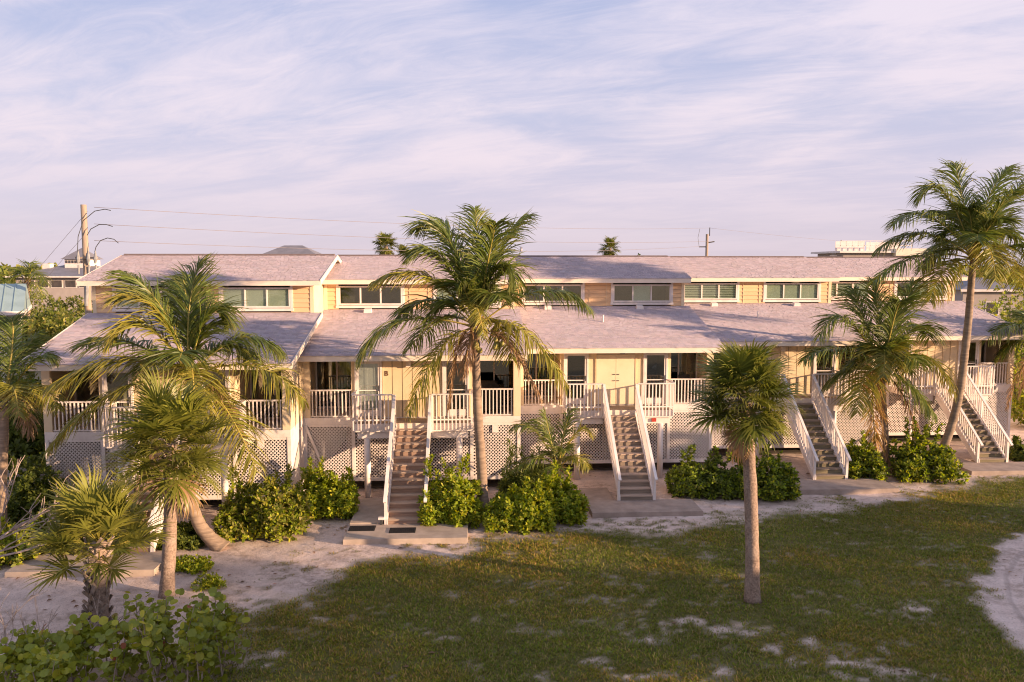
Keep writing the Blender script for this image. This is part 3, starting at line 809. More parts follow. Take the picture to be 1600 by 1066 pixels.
# letter on the wall by the curtained door, wall lights, small fittings
tx = bpy.data.curves.new('house_letter', 'FONT'); tx.body = 'B'; tx.size = 0.26; tx.extrude = 0.008
tx.materials.append(M('brown_letter', (0.12, 0.06, 0.03), (0.16, 0.08, 0.04), 5, 0.6))
to = bpy.data.objects.new('house_letter', tx); col.objects.link(to)
tme = bpy.data.meshes.new_from_object(to.evaluated_get(bpy.context.evaluated_depsgraph_get())); bpy.data.objects.remove(to)
to = link('house_letter', tme, ROOTS[1]); to.location = (-1.00, -0.012, FL + 1.52); to.rotation_euler = (R(90), 0, 0)
def wall_light(root, u, z):
    MB().box(u - .09, u + .09, -0.16, -0.002, z - .09, z + .12).build('wall_light', DARKM if root is ROOTS[0] else TRIM, root)
wall_light(ROOTS[1], -0.12, EB - .22)
for r_, u in ((ROOTS[3], -.3), (ROOTS[4], 0.0)): wall_light(r_, u, EB - .22)
MB().box(.15, .33, -0.12, -0.002, EB - .12, EB - .03).build('wall_light', DARKM, ROOTS[2])
MB().beam((-3.86, -0.05, 2.44), (-3.25, -0.05, 0.9), 0.09, 0.03, up=(0, 1, 0)).build('brace_board', WHITE, ROOTS[1])
MB().box(2.75, 2.95, -0.06, -0.021, 2.49, 2.66).build('meter_plate', DARKM, ROOTS[4])
for r_ in (ROOTS[0], ROOTS[1]):
    MB().box(2.9, 3.12, -0.05, -0.026, 2.12, 2.40).build('utility_box', WHITE, r_)

# ------------------------------------------------------------------ entry stairs with landing
def staircase(label, cx, cy_, wood, riser_wood, deck, beam_red=False):
    root = thing('entry_stairs', label, 'stairs', (cx, cy_, 0), YAW, 'entry stairs up to the landings')
    LW, LD, SW = 2.06, 1.08, 0.56
    top = 2.70; nr = 14; base = 0.125; rh = (top - base) / nr; run = 0.252
    v0 = -LD
    nb = 8
    for i in range(nb):
        a = -0.03 - (LD - .05) * i / nb; b = -0.03 - (LD - .05) * (i + 1) / nb
        MB().box(-LW + .04, LW - .04, b + .006, a, top - .035, top).build('floor_board', deck, root)
    MB().box(-LW + .045, LW - .045, -LD + .07, -.03, top - .08, top - .04).build('landing_frame', DIM, root)
    # rim boards: front left, front right, sides, and the band above the stairs
    MB().box(-LW, -SW - .05, -LD, -LD + .04, top - .30, top - .01).build('rim_board', WHITE, root)
    MB().box(SW + .05, LW, -LD, -LD + .04, top - .30, top - .01).build('rim_board', WHITE, root)
    MB().box(-SW - .048, SW + .048, -LD, -LD + .04, top - .22, top - .002).build('rim_board', TRIM, root)
    for s in (-1, 1):
        a, b = sorted((s * LW, s * (LW - .04)))
        MB().box(a, b, -LD + .042, -.03, top - .30, top - .01).build('rim_board', WHITE, root)
        a, b = sorted((s * .62, s * (LW - .12)))
        MB().box(a, b, -LD + .09, -LD + .22, top - .55, top - .302).build('beam', WHITE, root)
        MB().tube([(s * 1.62, -LD + .155, -.05), (s * 1.62, -LD + .155, top - .552)], 0.115, 14).build('column', WHITE, root, True)
    # treads and risers
    for i in range(nr - 1):
        z = top - rh * (i + 1); a = v0 - run * i; b = v0 - run * (i + 1)
        MB().box(-SW + .004, SW - .004, b - .025, a - .004, z - .04, z).build('tread', wood, root)
    for i in range(nr):
        z = top - rh * i; a = v0 - run * i
        MB().box(-SW + .004, SW - .004, a - .003 - (0 if i else .004), a + .016 - (0 if not i else 0), z - rh + .002, z - .042 - (.18 if i == 0 else 0) + (.0 if i else 0)).build('riser', riser_wood, root) if i else None
    vE = v0 - run * (nr - 1)                           # foot of the stairs
    for s in (-1, 1):
        u = s * (SW + .022)
        MB().hexa([(u - .02, vE - .02, base), (u + .02, vE - .02, base), (u + .02, vE + .26, base), (u - .02, vE + .26, base),
                   (u - .02, v0 - .0, top - .02), (u + .02, v0 - .0, top - .02), (u + .02, v0 - .001, top - .36), (u - .02, v0 - .001, top - .36)]) if False else None
        st = MB()
        P = [(vE - .03, base), (vE + .22, base), (v0 - .002, top - .40), (v0 - .002, top - .04), (vE - .03, base + .17)]
        n = len(P)
        st.v += [(u - .02, y, z) for y, z in P] + [(u + .02, y, z) for y, z in P]
        st.f += [tuple(range(n)), tuple(range(2 * n - 1, n - 1, -1))] + [(i, n + i, n + (i + 1) % n, (i + 1) % n) for i in range(n)]; st.c += [None] * (n + 2)
        st.build('stringer', WHITE, root)
        ub = s * (SW + .065)
        # newels
        MB().box(ub - .045, ub + .045, vE - .02, vE + .07, base, base + 1.0).build('newel_post', WHITE, root)
        MB().box(ub - .045, ub + .045, v0 - .09, v0 - .002, top - .30, top + 1.02).build('newel_post', WHITE, root)
        sl = (top - base - rh * 0.0) / (v0 - vE)
        hz = lambda v: base + 0.98 + (v - vE) * sl
        MB().beam((ub, vE - .24, hz(vE - .24)), (ub, v0 + .02, hz(v0 + .02)), 0.10, 0.05).build('handrail', WHITE, root)
        lowr = MB().beam((ub, vE + .08, hz(vE + .08) - .86), (ub, v0 - .10, hz(v0 - .10) - .86), 0.04, 0.07).build('bottom_rail', WHITE, root)
        nbal = 24
        for i in range(nbal):
            v = vE + .13 + (v0 - .14 - vE - .13) * i / (nbal - 1)
            share('baluster', BAL_STAIR, root, (ub, v, hz(v) - .90))
        # landing railings: front, then the side
        fa, fb = sorted((s * (SW + .115), s * (LW + .035)))
        MB().box(fa, fb, -LD - .075, -LD + .025, top + 1.0, top + 1.04).build('landing_rail', WHITE, root)
        MB().box(fa, fb - 0 if s > 0 else fb, -LD - .048, -LD - .002, top + .10, top + .15).build('landing_rail', WHITE, root)
        n = 11
        for i in range(n):
            u = fa + .03 + (fb - fa - .06) * i / (n - 1)
            share('baluster', BAL_LAND, root, (u, -LD - .024, top - .24))
        uu = s * (LW + .022)
        MB().box(uu - .05, uu + .05, -LD + .03, -.03, top + 1.0, top + 1.04).build('landing_rail', WHITE, root)
        for i in range(6):
            share('baluster', BAL_LAND, root, (uu, -LD + .14 + (LD - .25) * i / 5, top - .24))
    if beam_red:
        MB().box(1.25, 1.42, -LD + .02, -LD + .085, top - .47, top - .34).build('alarm_light', RED, root)
    return root
BAL_STAIR = baluster_mesh('baluster', 0.88, 0.036)
STW = [(WOODL, WOODB, DECKW), (WOODL, WOODB, DECKW), (WOODL, WOODG, DECKW), (WOODG, WOODE, DECKW), (WOODG, WOODE, DECKW)]
SLAB = ['white railed entry stairs half hidden behind the two fan palms', 'brown wooden entry stairs with white railings and two doormats at their foot', 'grey wooden entry stairs with white railings below the double closet doors',
        'dark weathered entry stairs beside the fan palm standing on the lawn', 'dark weathered entry stairs behind the tall curved palm trunk at the end of the row']
SOFF = [0.45, 0.08, -0.02, 0.0, 0.05]
STAIRS = []
for i in range(5):
    lab, cx, cy_, h, ucx, opt = SEC[i]
    STAIRS.append(staircase(SLAB[i], cx + SOFF[i], cy_ + SOFF[i] * YAW, *STW[i], beam_red=(i == 2)))

# concrete pads at the foot of each stair
PAD = ['tan concrete pad with a side walk at the foot of the half hidden stairs', 'pale concrete pad with two black doormats', 'concrete pad below the grey stairs', 'concrete pad below the dark stairs by the lawn palm', 'concrete pad in front of the farthest stairs']
for i in range(5):
    lab, cx, cy_, h, ucx, opt = SEC[i]
    r_ = thing('concrete_pad', PAD[i], 'pavement', (cx + SOFF[i], cy_ + SOFF[i] * YAW, 0), YAW, 'concrete pads', 'structure')
    def slab(u0, u1, v0, v1, z, nm):
        m_ = MB().hexa([(u0, v0, -.1), (u1, v0, -.1), (u1, v1, -.1), (u0, v1, -.1), (u0 + .015, v0 + .015, z), (u1 - .015, v0 + .015, z), (u1 - .015, v1 - .015, z), (u0 + .015, v1 - .015, z)])
        m_.build(nm, CONC if i < 2 else CONCD, r_)
    slab(-1.75, 1.95 if i != 0 else 1.2, -5.72, -4.30, 0.15, 'slab')
    slab(-1.77, -0.72, -4.29, -1.6 if i in (1, 0) else -2.6, 0.185 if i == 1 else .11, 'slab')
    if i == 0: slab(-2.7, -1.78, -5.70, -4.3, .145, 'slab')

def door_mat(px, py, label):
    P = on_ground(px, py, 0.151)
    r_ = thing('door_mat', label, 'doormat', P, YAW, 'black doormats on the concrete pad')
    MB().box(-.40, .40, -.24, .24, 0, 0.012).build('mat_base', BLACK, r_)
    mb = MB()
    for k in range(13):
        x = -.36 + k * .06
        mb.box(x - .018, x + .018, -.21, .21, .012, .024)
    mb.build('ribs', BLACK, r_, kind='stuff')
door_mat(566, 826, 'black ribbed doormat on the pale pad, beside the stairs')
door_mat(629, 829, 'black ribbed doormat on the pale pad, right at the foot of the brown stairs')
P = on_ground(596, 820, 0.15)
r_ = thing('white_pedestal', 'small white hose bib pedestal standing beside the foot of the brown stairs', 'pedestal', P)  # white pipe pedestal of a hose bib, carries no lamp
MB().box(-.03, .03, -.03, .03, 0, .17).build('stem', DARKM, r_)
MB().box(-.09, .09, -.06, .06, .17, .24).build('pedestal_cap', WHITE, r_)

# things on the porches
def porch_local(i, u, v, z=FL): 
    cx, cy_ = SEC[i][1], SEC[i][2]
    return Vector((cx + u * math.cos(YAW) - v * math.sin(YAW), cy_ + u * math.sin(YAW) + v * math.cos(YAW), z))
def patio_chair(i, u, v, rz, label):
    r_ = thing('patio_chair', label, 'chair', porch_local(i, u, v), rz, 'dark patio chairs on the porches')
    MB().box(-.25, .25, -.25, .25, .40, .45).build('seat', DARKM, r_)
    MB().hexa([(-.25, .22, .46), (.25, .22, .46), (.25, .26, .46), (-.25, .26, .46), (-.25, .34, .98), (.25, .34, .98), (.25, .38, .98), (-.25, .38, .98)]).build('backrest', DARKM, r_)
    for x in (-.22, .22):
        for y in (-.22, .22): MB().box(x - .018, x + .018, y - .018, y + .018, 0, .398).build('leg', DARKM, r_)
        MB().box(x - .025, x + .025, -.24, .24, .60, .64).build('armrest', DARKM, r_)
patio_chair(1, 3.3, 1.0, 0.5, 'dark patio chair on the porch behind the central palm trunk')
patio_chair(0, 2.9, 0.9, -0.4, 'dark patio chair on the porch behind the arching left palm fronds')
patio_chair(2, 3.2, 1.1, 0.3, 'dark patio chair on the porch of the middle section, by its glass door')
r_ = thing('covered_grill', 'dark covered barbecue grill on the porch behind the central palm trunk', 'grill', porch_local(1, 2.75, 0.75))
MB().box(-.5, .5, -.28, .28, .12, .95).build('cover_body', BLACK, r_)
MB().hexa([(-.5, -.28, .951), (.5, -.28, .951), (.5, .28, .951), (-.5, .28, .951), (-.28, -.14, 1.2), (.28, -.14, 1.2), (.28, .14, 1.2), (-.28, .14, 1.2)]).build('cover_hood', BLACK, r_)
for x in (-.4, .4): MB().tube([(x - .03, 0, .06), (x + .03, 0, .06)], .06, 10).build('wheel', DARKM, r_)

# ------------------------------------------------------------------ palms
def unit(a): return a / np.maximum(np.linalg.norm(a, axis=-1, keepdims=True), 1e-9)
def frond_mesh(p0, p1, p2, n=82, maxlen=1.3, droop=0.6, green=(0.098, 0.138, 0.026), tip=(0.25, 0.20, 0.045), wind=(-0.10, 0, 0), rachis=(0.46, 0.37, 0.09), seed=0, dead=False, ragged=0.12, pet=0.16):
    r = np.random.default_rng(seed)
    p0, p1, p2 = (np.array(q, float) for q in (p0, p1, p2))
    K = 22
    bez = lambda t: ((1 - t) ** 2)[:, None] * p0 + (2 * t * (1 - t))[:, None] * p1 + (t ** 2)[:, None] * p2
    dbez = lambda t: unit((2 * (1 - t))[:, None] * (p1 - p0) + (2 * t)[:, None] * (p2 - p1))
    up = np.array([0, 0, 1.0])
    plane = np.cross(p1 - p0, p2 - p0)
    def frame(t):
        T = dbez(t)
        S = np.cross(T, up)
        nn = np.linalg.norm(S, axis=1, keepdims=True)
        out = (p2 - p0) * np.array([1, 1, 0]); out = out / max(np.linalg.norm(out), 1e-6)
        S2 = np.cross(np.broadcast_to(out, T.shape), up)
        S = unit(np.where(nn > 0.25, S / np.maximum(nn, 1e-6), S2))
        S = unit(S - T * (S * T).sum(1, keepdims=True))
        return T, S, np.cross(S, T)
    V, Q, C = [], [], []
    # rachis: four sided taper, swollen at the base
    t = np.linspace(0, 1, K); P = bez(t); T, S, Nn = frame(t)
    w = 0.042 * (1 - t) ** 0.8 + 0.006; w[:2] *= (1.9, 1.4)
    ring = np.stack([P - S * w[:, None], P - Nn * w[:, None] * .6, P + S * w[:, None], P + Nn * w[:, None] * .5], 1).reshape(-1, 3)
    V.append(ring); cr = np.array(rachis) * (0.55 if dead else 1)
    C.append(np.tile(cr, (len(ring), 1)) * r.uniform(.85, 1.15))
    for i in range(K - 1):
        for j in range(4): Q.append([i * 4 + j, i * 4 + (j + 1) % 4, (i + 1) * 4 + (j + 1) % 4, (i + 1) * 4 + j])
    base = len(ring)
    L = float(np.linalg.norm(np.diff(P, axis=0), axis=1).sum())
    for side in (-1, 1):
        t = np.sort(np.clip(np.linspace(pet, 0.995, n) + r.normal(0, .004, n), pet, 1))
        keep = r.random(n) > ragged * 0.35; t = t[keep]; m = len(t)
        P = bez(t); T, S, Nn = frame(t)
        x = (t - pet) / (1 - pet)
        ll = maxlen * (0.42 + 0.58 * np.sin(np.pi * np.clip(x, 0, 1) ** 0.75)) * r.uniform(0.82, 1.1, m) * np.where(x > .8, 1 - (x - .8) * 1.3, 1)
        brk = r.random(m) < ragged; ll = np.where(brk, ll * r.uniform(.4, .8, m), ll)
        fwd = 0.36 + 0.65 * x ** 2 + 1.0 * np.clip(T[:, 2], 0, 1) ** 1.5 + r.normal(0, .10, m)
        liftv = 0.28 - 0.45 * x + r.normal(0, .13, m)
        sw = 0.38 if dead else 0.95
        d0 = unit(S * side * sw + T * fwd[:, None] + Nn * liftv[:, None] + r.normal(0, .09, (m, 3)))
        ww = np.array([0.7, 1.0, 0.85, 0.6, 0.08]) * 0.0165 * (0.6 + 0.4 * maxlen / 0.85)
        pts = P.copy(); d = d0
        dr = droop * (0.35 + 1.0 * r.random(m)) * (0.5 if dead else 1)
        wv = np.array(wind)
        seg = 4
        tw = r.normal(0, .55, m)
        cols = np.array(green)[None] * r.uniform(.72, 1.3, m)[:, None]
        yel = np.clip(r.normal(.12, .16, m), 0, .7)[:, None]
        cols = cols * (1 - yel) + np.array(tip)[None] * yel
        for k in range(seg + 1):
            wd = unit(T - d * (d * T).sum(1, keepdims=True))
            nn2 = np.cross(d, wd)
            wd = unit(wd * np.cos(tw)[:, None] + nn2 * np.sin(tw)[:, None])
            hw = wd * ww[k]
            V.append(np.stack([pts - hw, pts + hw], 1).reshape(-1, 3))
            f = k / seg
            cc = cols * (1.12 - .12 * f) + (np.array(tip)[None] - cols) * (max(0, f - .6) * r.uniform(0.2, 1.4, m))[:, None]
            C.append(np.repeat(cc, 2, 0))
            if k < seg:
                pts = pts + d * (ll / seg)[:, None]
                d = unit(d + (up * -1.0)[None] * (dr * (0.62, 0.60, 0.45, 0.3)[k])[:, None] + wv * (0.3 + .4 * k))
        o = base
        idx = np.arange(m)
        for k in range(seg):
            a = o + k * 2 * m + idx * 2; b = o + (k + 1) * 2 * m + idx * 2
            Q.append(np.stack([a, a + 1, b + 1, b], 1))
        base += (seg + 1) * 2 * m
    Qs = np.concatenate([np.atleast_2d(np.array(q)) for q in Q])
    return np.concatenate(V), Qs, np.concatenate(C)

BROWN = (0.32, 0.20, 0.11)
def coconut_palm(label, Y, path, center, fronds, base_r=0.17, top_r=0.11, swell=1.5, auto=10, auto_len=2.6, seed=1, nuts=(), dead=(), group='coconut palms in front of the townhouses', leaflet=1.45, n=88, auto_el=(15, 75), cat='palm tree', ragged=.12, gain=1.0, boots=True):
    """path and fronds are given as seen in the photo and put at the palm's own distance Y; every frond also has its own depth"""
    rr = random.Random(seed)
    c = at(*center, Y)
    pts = [at(px, py, Y) for px, py in path]
    g = pts[0]; g.z = -0.05
    root = thing('coconut_palm', label, cat, (g.x, g.y, 0), 0, group)
    loc = Vector((g.x, g.y, 0))
    # smooth trunk: Catmull-Rom through the path up to the crown
    ctl = [p_ - loc for p_ in pts] + [c - loc]
    sm = []
    for i in range(len(ctl) - 1):
        a, b, d, e = ctl[max(i - 1, 0)], ctl[i], ctl[i + 1], ctl[min(i + 2, len(ctl) - 1)]
        for k in range(14):
            t = k / 14
            sm.append(0.5 * ((2 * b) + (d - a) * t + (2 * a - 5 * b + 4 * d - e) * t * t + (-a + 3 * b - 3 * d + e) * t ** 3))
    sm.append(ctl[-1])
    n_ = len(sm); rad = []
    for i in range(n_):
        f = i / (n_ - 1)
        r_ = top_r + (base_r - top_r) * (1 - f) ** 0.8 + base_r * (swell - 1) * math.exp(-f * 14)
        rad.append(r_ * (1 + 0.035 * math.sin(i * 2.1) + rr.uniform(-.025, .025)))
    MB().tube(sm, rad, 14, jitter=.02).build('trunk', TRUNKC, root, True)
    cl = c - loc
    # fibrous heart of the crown
    hb = MB()
    for k in range(26):
        a = rr.uniform(0, 2 * math.pi); e = rr.uniform(-.9, .9)
        q = cl + Vector((math.cos(a) * top_r * 1.2, math.sin(a) * top_r * 1.2, e * .28 - .05))
        tip_ = q + Vector((math.cos(a) * rr.uniform(.08, .3), math.sin(a) * rr.uniform(.08, .3), rr.uniform(-.35, .35)))
        hb.beam(q, tip_, rr.uniform(.03, .09), .015, up=(0.1, .2, 1))
    hb.build('fibre', FIBRE, root, kind='stuff')
    i = 0
    for fr in fronds:
        cx_, cy_, tx_, ty_, dy = fr[:5]
        opt = fr[5] if len(fr) > 5 else {}
        p1 = at(cx_, cy_, Y + dy * .45) - loc; p2 = at(tx_, ty_, Y + dy) - loc
        st = cl + (p1 - cl).normalized() * 0.10
        kw = dict(n=n, maxlen=leaflet, droop=0.6, seed=seed * 100 + i, ragged=ragged)
        kw.update(opt)
        V_, Q_, C_ = frond_mesh(st, p1, p2, **kw)
        link('frond', npmesh('frond', V_, Q_, FROND, np.array(C_) * gain), root, label='dry brown frond' if kw.get('dead') else None)
        i += 1
    for k in range(auto):
        a = k * 2.399 + seed; e = R(auto_el[0] + (auto_el[1] - auto_el[0]) * ((k + .5) / auto))
        # keep the fill fronds mostly in depth, towards and away from the lens
        dx, dyv = math.cos(a) * 0.75, math.sin(a)
        L_ = auto_len * rr.uniform(.8, 1.1)
        p1 = cl + Vector((dx * math.cos(e) * L_ * .5, dyv * math.cos(e) * L_ * .5, math.sin(e) * L_ * .55 + .2))
        p2 = cl + Vector((dx * math.cos(e) * L_ * .95, dyv * math.cos(e) * L_ * .95, math.sin(e) * L_ * .75 - .75 * math.cos(e) * L_ * .5))
        V_, Q_, C_ = frond_mesh(cl + (p1 - cl).normalized() * .1, p1, p2, n=n, maxlen=leaflet * .9, seed=seed * 100 + 50 + k, ragged=ragged)
        link('frond', npmesh('frond', V_, Q_, FROND, np.array(C_) * gain), root)
    for (nx, ny, dy) in nuts:
        q = at(nx, ny, Y + dy) - loc
        st = MB().tube([cl + Vector((0, 0, -.05)), (cl + q) / 2 + Vector((0, 0, .08)), q + Vector((0, 0, .1))], .018, 6).build('fruit_stalk', FIBRE, root)
        for k in range(8):
            nb = MB(); cc = q + Vector((rr.uniform(-.14, .14), rr.uniform(-.14, .14), rr.uniform(-.15, .1)))
            nb.tube([cc + Vector((0, 0, -.095)), cc + Vector((0, 0, -.075)), cc, cc + Vector((0, 0, .07)), cc + Vector((0, 0, .095))], [.01, .05, .078, .05, .01], 8)
            nb.build('coconut', COCO, root, True)
    return root

def fan_mesh(seglen, nseg, spread, costa_droop, seg_droop, width, green, tip, seed, petiole, stiff=0.0):
    """one costapalmate leaf growing along +X from the origin, its top facing +Z"""
    r = np.random.default_rng(seed)
    V, Q, C = [], [], []
    # petiole
    K = 5; t = np.linspace(0, 1, K)
    P = np.stack([petiole * t, 0 * t, -0.10 * petiole * t ** 2], 1)
    w = 0.022 - 0.009 * t
    ring = np.stack([P + np.c_[0 * t, -w, 0 * t], P + np.c_[0 * t, 0 * t, w * .6], P + np.c_[0 * t, w, 0 * t], P - np.c_[0 * t, 0 * t, w * .4]], 1).reshape(-1, 3)
    V.append(ring); C.append(np.tile(np.array(green) * np.array([1.6, 1.35, 1.2]), (len(ring), 1)))
    for i in range(K - 1):
        for j in range(4): Q.append([i * 4 + j, i * 4 + (j + 1) % 4, (i + 1) * 4 + (j + 1) % 4, (i + 1) * 4 + j])
    base = len(ring); h = P[-1]
    # costa curves down
    ang = np.linspace(-spread, spread, nseg) + r.normal(0, .02, nseg)
    along = 0.30 * seglen * (1 - np.abs(ang) / spread)
    st = np.stack([h[0] + along, np.sign(ang) * .0 * along, h[2] - costa_droop * along ** 2 * 1.5], 1)
    d = np.stack([np.cos(ang), np.sin(ang), 0.16 + 0 * ang - costa_droop * along * 1.5 + 0.22 * np.abs(np.sin(ang))], 1)
    d[:, 2] += r.normal(0, .07, nseg); d = unit(d)
    ll = seglen * (1 - 0.30 * (np.abs(ang) / spread) ** 2) * r.uniform(.88, 1.08, nseg)
    seg = 4
    ww = np.array([0.35, 0.9, 1.0, 0.55, 0.05]) * width
    sd = unit(np.stack([-np.sin(ang), np.cos(ang), 0 * ang], 1))
    cols = np.array(green)[None] * r.uniform(.78, 1.25, nseg)[:, None]
    pts = st.copy(); idx = np.arange(nseg); dd = seg_droop * r.uniform(.6, 1.5, nseg)
    for k in range(seg + 1):
        hw = sd * ww[k]
        V.append(np.stack([pts - hw, pts + hw], 1).reshape(-1, 3))
        f = k / seg
        cc = cols * (1.15 - .15 * f) + (np.array(tip)[None] - cols) * (max(0, f - .45) * r.uniform(.2, 1.5, nseg))[:, None]
        C.append(np.repeat(cc, 2, 0))
        if k < seg:
            pts = pts + d * (ll / seg)[:, None]
            d = unit(d + np.array([0, 0, -1.0])[None] * (dd * (0.10 + 0.26 * k))[:, None])
    for k in range(seg):
        a = base + k * 2 * nseg + idx * 2; b = base + (k + 1) * 2 * nseg + idx * 2
        Q.append(np.stack([a, a + 1, b + 1, b], 1))
    return np.concatenate(V), np.concatenate([np.atleast_2d(np.array(q)) for q in Q]), np.concatenate(C)

def fan_palm(label, base, top, nleaf, seglen, petiole, seed, name='fan_palm', trunk_r=(0.16, 0.13), green=(0.14, 0.15, 0.03), tip=(0.24, 0.19, 0.05), seg_droop=1.0, boots=0, el=(80, -50), width=0.021, nseg=34, group='fan palms on the lawn and sand', dead=0, flare=1.25, mat=None, cat='palm tree', detail=True):
    rr = random.Random(seed)
    base = Vector(base); top = Vector(top)
    root = thing(name, label, cat, (base.x, base.y, 0), 0, group)
    b = Vector((0, 0, -.05)); t = top - Vector((base.x, base.y, 0))
    K = 30; pts = []; rad = []
    for i in range(K + 1):
        f = i / K
        pts.append(b.lerp(t, f) + Vector((math.sin(f * 3.1) * .05, 0, 0)))
        rad.append((trunk_r[0] + (trunk_r[1] - trunk_r[0]) * f + trunk_r[0] * (flare - 1) * math.exp(-f * 18)) * (1 + rr.uniform(-.03, .03)))
    MB().tube(pts, rad, 14, jitter=.035).build('trunk', mat or TRUNKS, root, True)
    # leaf variants share meshes
    kinds = []
    for k in range(5):
        kinds.append(npmesh('fan_leaf', *fan_mesh(seglen * rr.uniform(.9, 1.1), nseg, R(rr.uniform(105, 140)), rr.uniform(.5, 1.1), seg_droop * rr.uniform(.7, 1.3), width, green, tip, seed * 10 + k, petiole)[:2], FROND, None))
        me_ = kinds[-1]
        V_, Q_, C_ = fan_mesh(seglen, nseg, R(rr.uniform(105, 140)), rr.uniform(.5, 1.1), seg_droop * rr.uniform(.7, 1.3), width, green, tip, seed * 10 + k, petiole)
        bpy.data.meshes.remove(me_); kinds[-1] = npmesh('fan_leaf', V_, Q_, FROND, C_)
    if dead:
        V_, Q_, C_ = fan_mesh(seglen, nseg, R(100), 1.2, seg_droop * 1.6, width, (0.26, 0.165, 0.085), (0.30, 0.20, 0.10), seed * 10 + 9, petiole)
        dm = npmesh('fan_leaf', V_, Q_, FROND, C_)
    for k in range(nleaf):
        f = (k + .5) / nleaf
        e = R(el[0] + (el[1] - el[0]) * f ** 0.85 + rr.uniform(-9, 9)); a = k * 2.39996 + rr.uniform(-.25, .25)
        o = share('fan_leaf', kinds[k % 5], root, t + Vector((0, 0, -.35 * f + .1)), (rr.uniform(-.45, .45), -e, a), (rr.uniform(.85, 1.1),) * 3)
    for k in range(dead):
        o = share('fan_leaf', dm, root, t + Vector((0, 0, -.35)), (rr.uniform(-.4, .4), R(62 + rr.uniform(-14, 14)), k * 2.4 + seed), (rr.uniform(.75, .95),) * 3, label='dry tan fan leaf')
    # old leaf bases criss-crossing the trunk
    if boots:
        bm = MB(); 
        bm.hexa([(-.045, -.012, 0), (.045, -.012, 0), (.045, .02, 0), (-.045, .02, 0), (-.022, -.06, .30), (.022, -.06, .30), (.024, -.03, .31), (-.024, -.03, .31)])
        bme = bm.mesh('leaf_base', BOOT)
        H = (t - b).length
        for k in range(boots):
            f = (k + .5) / boots; a = k * 2.39996
            r_ = trunk_r[0] + (trunk_r[1] - trunk_r[0]) * f
            q = b.lerp(t, f * .96) + Vector((math.sin(a) * r_ * .98, -math.cos(a) * r_ * .98, 0))
            share('leaf_base', bme, root, q, (rr.uniform(-.1, .1), rr.uniform(.5, .75) * (1 if k % 2 else -1), a), (1.1, 1.1, rr.uniform(.9, 1.2)))
    else:
        bm = MB(); bm.hexa([(-.04, -.02, 0), (.04, -.02, 0), (.04, .02, 0), (-.04, .02, 0), (-.02, -.10, .16), (.02, -.10, .16), (.022, -.07, .17), (-.022, -.07, .17)])
        bme = bm.mesh('leaf_base', BOOT)
        for k in range(14 if detail else 0):
            a = k * 2.39996
            q = t + Vector((math.sin(a) * trunk_r[1], -math.cos(a) * trunk_r[1], -.55 + .04 * k))
            share('leaf_base', bme, root, q, (0, rr.uniform(-.3, .3), a))
    return root

def ground_Y(px, py): return on_ground(px, py).y
D_ = dict(dead=True, maxlen=.75, green=BROWN, tip=(0.28, 0.19, 0.10), droop=1.3, ragged=.3)
YL = dict(green=(0.18, 0.18, 0.026), tip=(0.36, 0.25, 0.05))
# centre palm
coconut_palm('tall coconut palm with green coconuts in front of the central porch', ground_Y(757, 812), [(757, 812), (753, 740), (747, 650), (744, 570)], (744, 512), [
    (703, 315, 652, 356, .5), (752, 410, 742, 326, 1.2), (775, 372, 820, 338, .6), (688, 360, 640, 398, -.6), (668, 392, 584, 440, -.2, YL), (598, 468, 558, 566, -.4),
    (682, 520, 638, 645, -.9, YL), (856, 415, 922, 482, .3), (818, 478, 888, 606, -.6, YL), (792, 368, 808, 452, -.4), (672, 438, 624, 494, .8), (720, 395, 690, 345, 1.4), (765, 390, 775, 350, -1.0),
    (736, 430, 758, 530, -1.5, dict(YL, maxlen=.7)), (712, 515, 700, 640, -.3, D_), (800, 520, 848, 628, .2, D_), (735, 520, 722, 590, -.6, D_), (780, 480, 800, 560, 1.0, YL), (690, 470, 640, 545, 1.6)],
    auto=6, seed=3, nuts=((746, 541, -.35), (780, 536, -.2)), auto_el=(40, 82), auto_len=2.9)
# left arching palm
coconut_palm('coconut palm with a trunk curved at its foot, arching over the left porch', ground_Y(345, 856), [(348, 856), (313, 822), (294, 765), (288, 700)], (297, 588), [
    (286, 480, 312, 410, .8), (318, 450, 354, 498, .6), (258, 452, 190, 424, .4), (244, 446, 186, 462, -.4, YL), (214, 456, 168, 536, -.5, YL), (192, 508, 128, 536, .9),
    (182, 535, 78, 602, -.8, YL), (160, 590, 74, 702, -1.0, YL), (378, 494, 440, 548, .7), (410, 540, 474, 626, -.3, YL), (352, 610, 402, 738, -1.3, YL), (300, 545, 305, 650, -1.8, YL),
    (330, 590, 372, 668, .2, D_), (262, 520, 215, 590, 1.2), (292, 455, 285, 430, 1.8), (345, 510, 395, 560, 1.5), (345, 590, 385, 690, -.4, D_)],
    auto=2, seed=5, base_r=.20, auto_el=(35, 80), auto_len=2.5)
# tall right palm
coconut_palm('tallest coconut palm with a long leaning curved trunk near the last stairs', ground_Y(1455, 738), [(1452, 738), (1478, 690), (1498, 620), (1511, 520), (1517, 450)], (1521, 405), [
    (1474, 245, 1434, 312, .4), (1503, 300, 1492, 256, 1.2), (1538, 300, 1574, 262, .6), (1448, 300, 1394, 350, -.5), (1438, 332, 1369, 392, .3), (1432, 380, 1364, 440, -.4), (1474, 402, 1452, 470, -.8, YL),
    (1572, 300, 1620, 268, .8), (1574, 320, 1632, 425, -.4), (1590, 365, 1650, 405, .6), (1548, 350, 1556, 440, -1.2, YL), (1500, 330, 1470, 330, 1.8), (1545, 340, 1580, 300, -1.2), (1480, 370, 1440, 420, 1.6), (1560, 380, 1600, 450, 1.2, YL)],
    auto=7, seed=8, base_r=.17, auto_el=(30, 80), auto_len=3.0, swell=1.7)
